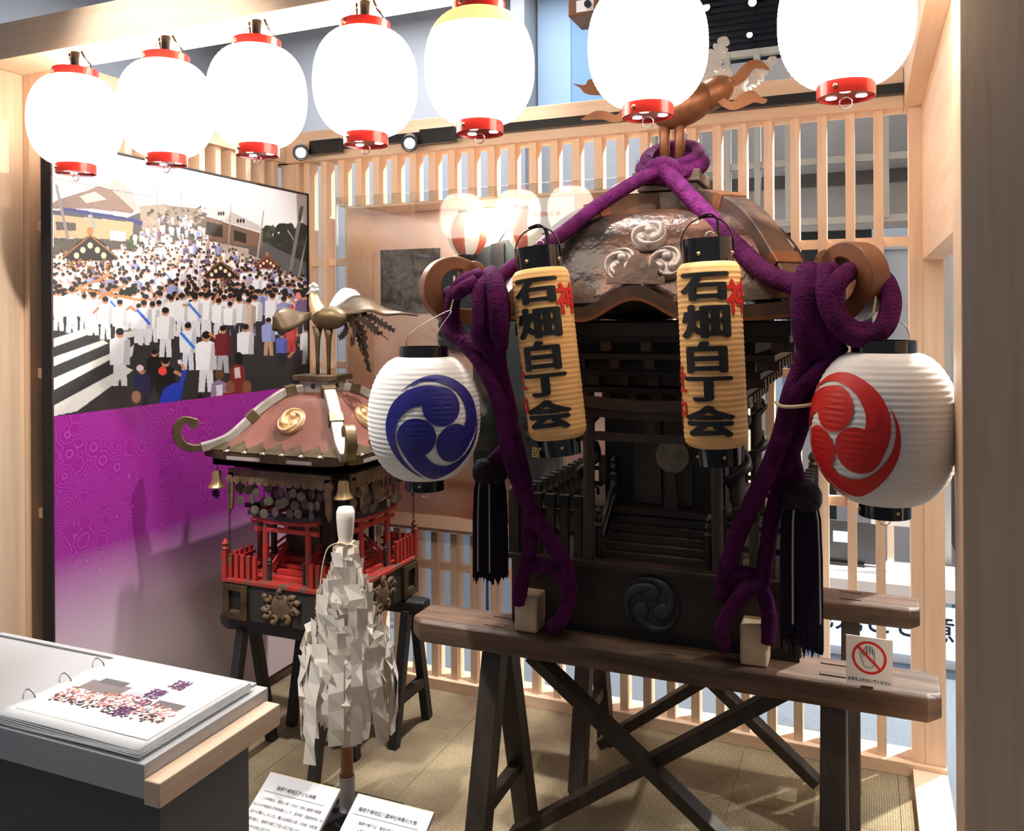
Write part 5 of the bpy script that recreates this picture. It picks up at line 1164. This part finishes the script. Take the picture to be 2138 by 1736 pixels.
def fill(pts, c, noise=0, alpha=1.0):
    q = np.array([tor(*p) for p in pts]); x0, y0 = np.floor(q.min(0)).astype(int); x1, y1 = np.ceil(q.max(0)).astype(int)
    x0, y0 = max(0, x0), max(0, y0); x1, y1 = min(IW, x1+1), min(IH, y1+1)
    if x1 <= x0 or y1 <= y0: return
    yy, xx = np.mgrid[y0:y1, x0:x1]; xx = xx+.001; yy = yy+.001; ins = np.zeros(xx.shape, bool); j = len(q)-1
    for i in range(len(q)):
        xi, yi = q[i]; xj, yj = q[j]
        if yi != yj: ins ^= ((yi > yy) != (yj > yy)) & (xx < (xj-xi)*(yy-yi)/(yj-yi)+xi)
        j = i
    cc = np.array(c, float); reg = im[y0:y1, x0:x1]; n = ins.sum()
    if n: reg[ins] = reg[ins]*(1-alpha)+alpha*(cc+(rp_.randn(n, 1)*noise if noise else 0))
def ell(u, v, a, b, c, n=10, **k): fill([(u+a*math.cos(2*math.pi*i/n), v+b*math.sin(2*math.pi*i/n)) for i in range(n)], c, **k)
def line(u0, v0, u1, v1, w_, c): d = math.hypot(u1-u0, v1-v0); nx, ny = -(v1-v0)/d*w_/2, (u1-u0)/d*w_/2; fill([(u0+nx, v0+ny), (u1+nx, v1+ny), (u1-nx, v1-ny), (u0-nx, v0-ny)], c)
fill([(100, 270), (660, 270), (660, 480), (100, 420)], (.955, .95, .955), .006)
# trees and hillside
for i in range(260): ell(rp_.uniform(545, 650), rp_.uniform(470, 600), rp_.uniform(4, 11), rp_.uniform(4, 10), [(.20, .23, .16), (.28, .31, .22), (.14, .16, .12), (.35, .38, .26)][rp_.randint(4)], 7)
fill([(545, 500), (650, 480), (650, 640), (560, 600)], (.18, .20, .15), .03)
for i in range(120): ell(rp_.uniform(545, 650), rp_.uniform(480, 600), rp_.uniform(3, 8), rp_.uniform(3, 7), [(.20, .23, .16), (.30, .33, .22), (.14, .15, .12)][rp_.randint(3)], 7)
# street, far houses
fill([(300, 440), (420, 440), (660, 560), (660, 840), (100, 880), (100, 520)], (.42, .41, .42), .03)
fill([(290, 430), (345, 425), (345, 500), (300, 520)], (.72, .66, .60), .03); fill([(345, 428), (420, 436), (420, 470), (350, 470)], (.66, .60, .55), .04)
for i in range(60): ell(rp_.uniform(300, 430), rp_.uniform(432, 470), rp_.uniform(2, 6), rp_.uniform(2, 4), [(.5, .47, .42), (.75, .7, .66), (.35, .36, .3)][rp_.randint(3)], 6)
# left house
fill([(108, 425), (122, 416), (180, 398), (205, 388), (232, 396), (280, 440), (276, 446), (190, 436), (110, 436)], (.62, .52, .48), .03)
fill([(205, 386), (245, 376), (275, 398), (290, 440), (280, 440), (232, 396)], (.80, .74, .72), .02)
fill([(166, 410), (198, 400), (222, 416), (180, 424)], (.86, .80, .76), .01)
fill([(110, 438), (200, 446), (262, 454), (262, 462), (110, 448)], (.36, .36, .44), .03); fill([(130, 432), (255, 452), (298, 462), (296, 472), (262, 458), (130, 440)], (.22, .25, .55), .03)
fill([(112, 448), (278, 464), (276, 500), (112, 496)], (.82, .72, .58), .02); fill([(116, 462), (158, 466), (158, 482), (118, 480)], (.40, .36, .34), .03); fill([(230, 480), (262, 484), (262, 520), (230, 516)], (.90, .88, .86)); fill([(112, 496), (275, 504), (275, 530), (112, 540)], (.40, .36, .32), .05)
for i in range(60): ell(rp_.uniform(268, 305), rp_.uniform(492, 516), 5, 4, [(.33, .38, .22), (.42, .47, .28), (.24, .28, .16)][rp_.randint(3)], 7)
# right house
fill([(420, 470), (445, 424), (540, 470), (548, 485), (430, 452)], (.84, .80, .78), .015); fill([(426, 452), (548, 488), (548, 520), (424, 500)], (.56, .45, .37), .03)
fill([(430, 462), (464, 470), (464, 496), (430, 490)], (.24, .18, .16), .03); fill([(488, 480), (514, 488), (514, 508), (488, 502)], (.22, .17, .15), .03); fill([(424, 500), (540, 524), (545, 545), (420, 516)], (.76, .70, .64), .04); fill([(520, 510), (560, 530), (555, 546), (518, 530)], (.45, .40, .38), .04)
for u in (456, 461, 466, 496, 502, 508): ell(u, 446 if u < 480 else 461, 2.4, 5, (.15, .14, .16), 8)
for u0, v0, u1, v1, w_, c in ((117, 385, 142, 500, 6, (.62, .58, .58)), (112, 372, 250, 400, 1.2, (.45, .42, .42)), (250, 400, 330, 412, 1.2, (.5, .47, .47)), (328, 390, 328, 480, 2, (.66, .62, .62)), (378, 398, 379, 470, 2, (.66, .62, .62)), (482, 424, 476, 520, 2.5, (.70, .67, .66)), (550, 440, 534, 560, 3, (.75, .73, .72)), (630, 430, 596, 620, 7, (.55, .53, .52)), (645, 470, 618, 600, 3, (.66, .64, .62)), (600, 480, 612, 500, 2, (.7, .7, .7)), (186, 448, 200, 478, 9, (.70, .70, .66))): line(u0, v0, u1, v1, w_, c)
# asphalt and crossing
fill([(108, 690), (300, 660), (660, 700), (660, 840), (108, 880)], (.25, .245, .25), .025)
for q in ([(112, 706), (190, 682), (206, 690), (112, 724)], [(112, 745), (215, 709), (226, 716), (112, 764)], [(112, 789), (240, 733), (238, 746), (112, 814)], [(112, 846), (262, 765), (278, 772), (160, 858), (112, 868)], [(255, 694), (285, 688), (282, 702), (256, 708)], [(262, 734), (280, 718), (276, 742), (262, 752)]): fill(q, (.90, .89, .87), .02)
# crowd
def person(u, v, h, top=(.95, .95, .96), leg=None, hair=(.10, .08, .08), arm=True, back=True, sash=None):
    """feet at (u, v), height h, photograph pixels"""
    leg = leg or top; w_ = h*.17; t = np.array(top); j = rp_.uniform(-.05, .05)
    fill([(u-w_*.75, v), (u-w_*.6, v-h*.45), (u+w_*.6, v-h*.45), (u+w_*.75, v), (u+w_*.15, v), (u, v-h*.3), (u-w_*.15, v)], np.array(leg)-.05, .02)
    fill([(u-w_, v-h*.36), (u-w_*1.05, v-h*.78), (u-w_*.4, v-h*.83), (u+w_*.4, v-h*.83), (u+w_*1.05, v-h*.78), (u+w_, v-h*.36)], t+j*.4, .02)
    fill([(u+w_*.3, v-h*.36), (u+w_*.5, v-h*.8), (u+w_*1.05, v-h*.78), (u+w_, v-h*.36)], t*.86, .02)
    if arm and rp_.rand() < .6:
        s = 1 if rp_.rand() < .5 else -1; line(u+s*w_*.9, v-h*.74, u+s*w_*1.7, v-h*rp_.uniform(.5, 1.0), h*.06, (.80, .60, .48))
    if sash is not None: line(u-w_*.9, v-h*.78, u+w_*.8, v-h*.45, h*.06, sash)
    ell(u, v-h*.90, h*.075, h*.09, (.82, .62, .50), 8); ell(u, v-h*.93, h*.075, h*.065, tuple(x+max(0, .30-h*.004) for x in hair), 8)
def size_at(v): return float(np.interp(v, [450, 520, 580, 640, 700, 760, 840], [14, 26, 40, 58, 84, 104, 124]))
spots = []
for i in range(980):
    v = 452+rp_.rand()**.8*255; u = rp_.uniform(112, 646)
    upper = np.interp(u, [110, 250, 320, 345, 400, 470, 560, 650], [560, 530, 486, 448, 462, 545, 585, 640])
    lower = np.interp(u, [110, 200, 240, 300, 420, 540, 650], [690, 690, 688, 700, 730, 730, 720])
    if v > upper and v < lower: spots.append((u, v))
def gold_shrine(u, v, s, roof=(.14, .08, .05)):
    fill([(u-62*s, v-20*s), (u-40*s, v-34*s), (u-30*s, v-52*s), (u, v-70*s), (u+30*s, v-52*s), (u+42*s, v-34*s), (u+64*s, v-18*s), (u+40*s, v-12*s), (u-40*s, v-12*s)], roof, .02)
    for i in range(90): ell(u+rp_.uniform(-48, 48)*s, v+rp_.uniform(-14, 40)*s, rp_.uniform(2, 5)*s, rp_.uniform(2, 5)*s, [(.62, .42, .16), (.35, .16, .08), (.72, .54, .26), (.55, .14, .12), (.22, .12, .08)][rp_.randint(5)], 6)
    for du, dv in ((0, -46), (-16, -36), (16, -36), (-30, -24), (30, -24)): ell(u+du*s, v+dv*s, 6*s, 7*s, (.94, .88, .74), 8)
    for a in (-1, 1): line(u, v-68*s, u+a*62*s, v-18*s, 3*s, (.70, .50, .20))
    ell(u, v-78*s, 8*s, 9*s, (.75, .55, .25), 8)
SH = {612: (188, 556, .95, (.14, .08, .05)), 636: (460, 588, .62, (.16, .10, .06)), 604: (557, 566, .46, (.45, .16, .12))}; done = set()
for u, v in sorted(spots, key=lambda p: p[1]):
    for k, g_ in SH.items():
        if v > k and k not in done: gold_shrine(*g_); done.add(k)
    b = u > 480 and v > 560; r_ = rp_.rand()
    top = (.94, .94, .95) if r_ < (.50 if b else .78) else ((.66, .68, .84) if r_ < .85 else ((.55, .45, .60) if r_ < .92 else (.86, .78, .72)))
    leg = top if rp_.rand() < .7 else (.30, .28, .32); person(u, v, size_at(v)*rp_.uniform(.9, 1.12), top, leg, sash=(.35, .55, .85) if rp_.rand() < .12 and v > 600 else None)
for u0, v0, u1, v1 in ((140, 610, 235, 572), (150, 600, 300, 628), (205, 622, 260, 596)): line(u0, v0, u1, v1, 5, (.80, .60, .38))
for a in ((122, 690, 88), (150, 694, 98), (195, 700, 92), (220, 708, 90), (250, 712, 88), (290, 716, 84), (318, 714, 86)): person(*a, arm=True)
for args in ((300, 720, 95, (.95, .95, .97), None, (.08, .07, .07), True, True, (.35, .5, .9)), (345, 745, 105), (392, 772, 100, (.93, .94, .97), None, (.08, .07, .07), True, True, (.25, .55, .9)), (560, 742, 80, (.70, .73, .90), (.85, .72, .62)), (588, 762, 70, (.45, .50, .80), (.2, .2, .3)), (250, 805, 122, (.94, .94, .95)),
             (430, 818, 128, (.96, .96, .97)), (465, 778, 100, (.52, .16, .20), (.8, .8, .82)), (512, 775, 100, (.95, .95, .96), (.3, .3, .34)), (628, 800, 92, (.12, .13, .25), (.15, .15, .2)), (608, 735, 70, (.85, .35, .35)), (640, 760, 80, (.9, .9, .92))): person(*args)
person(322, 818, 90, (.10, .09, .10), (.14, .12, .13)); person(345, 862, 118, (.07, .07, .08), (.08, .08, .09)); ell(339, 774, 9, 9, (.95, .38, .32)); person(296, 862, 100, (.12, .16, .38), (.10, .12, .28)); ell(292, 768, 8, 7, (.92, .85, .85)); ell(283, 830, 16, 20, (.30, .24, .22)); ell(284, 828, 10, 13, (.72, .55, .46))
fill([(330, 846), (340, 812), (360, 800), (384, 796), (378, 830), (372, 848)], (.16, .30, .78), .03); line(378, 800, 386, 770, 9, (.20, .32, .78)); line(386, 772, 376, 756, 6, (.86, .66, .55)); fill([(370, 752), (378, 750), (380, 758), (372, 760)], (.93, .93, .95))
fill([(478, 830), (480, 770), (492, 758), (510, 764), (514, 830)], (.58, .20, .22), .02); ell(498, 748, 9, 14, (.06, .05, .05)); fill([(488, 768), (500, 766), (502, 788), (490, 790)], (.90, .82, .80), .1)
fill([(438, 835), (442, 800), (456, 792), (474, 800), (476, 832)], (.66, .58, .70), .02); ell(458, 782, 9, 11, (.50, .34, .24)); fill([(450, 804), (464, 802), (464, 824), (452, 826)], (.92, .90, .94), .06)
for u in (480, 515): ell(u, 808, 10, 14, (.62, .42, .30)); fill([(u-22, 832), (u-14, 820), (u+14, 820), (u+22, 828)], (.70, .14, .12))
ell(418, 838, 9, 16, (.05, .05, .05)); ell(610, 640, 4, 5, (.9, .3, .3)); ell(622, 618, 6, 8, (.95, .6, .6))
im = np.clip(im, 0, 1)**1.3*.76
ph = raster_sheet('photo_print', im, frame((PXF+.0002, Y0, ZB_), (0, 1, 0), (0, 0, 1)), Y1-Y0, ZT_-ZB_, 'photo_print', PN)
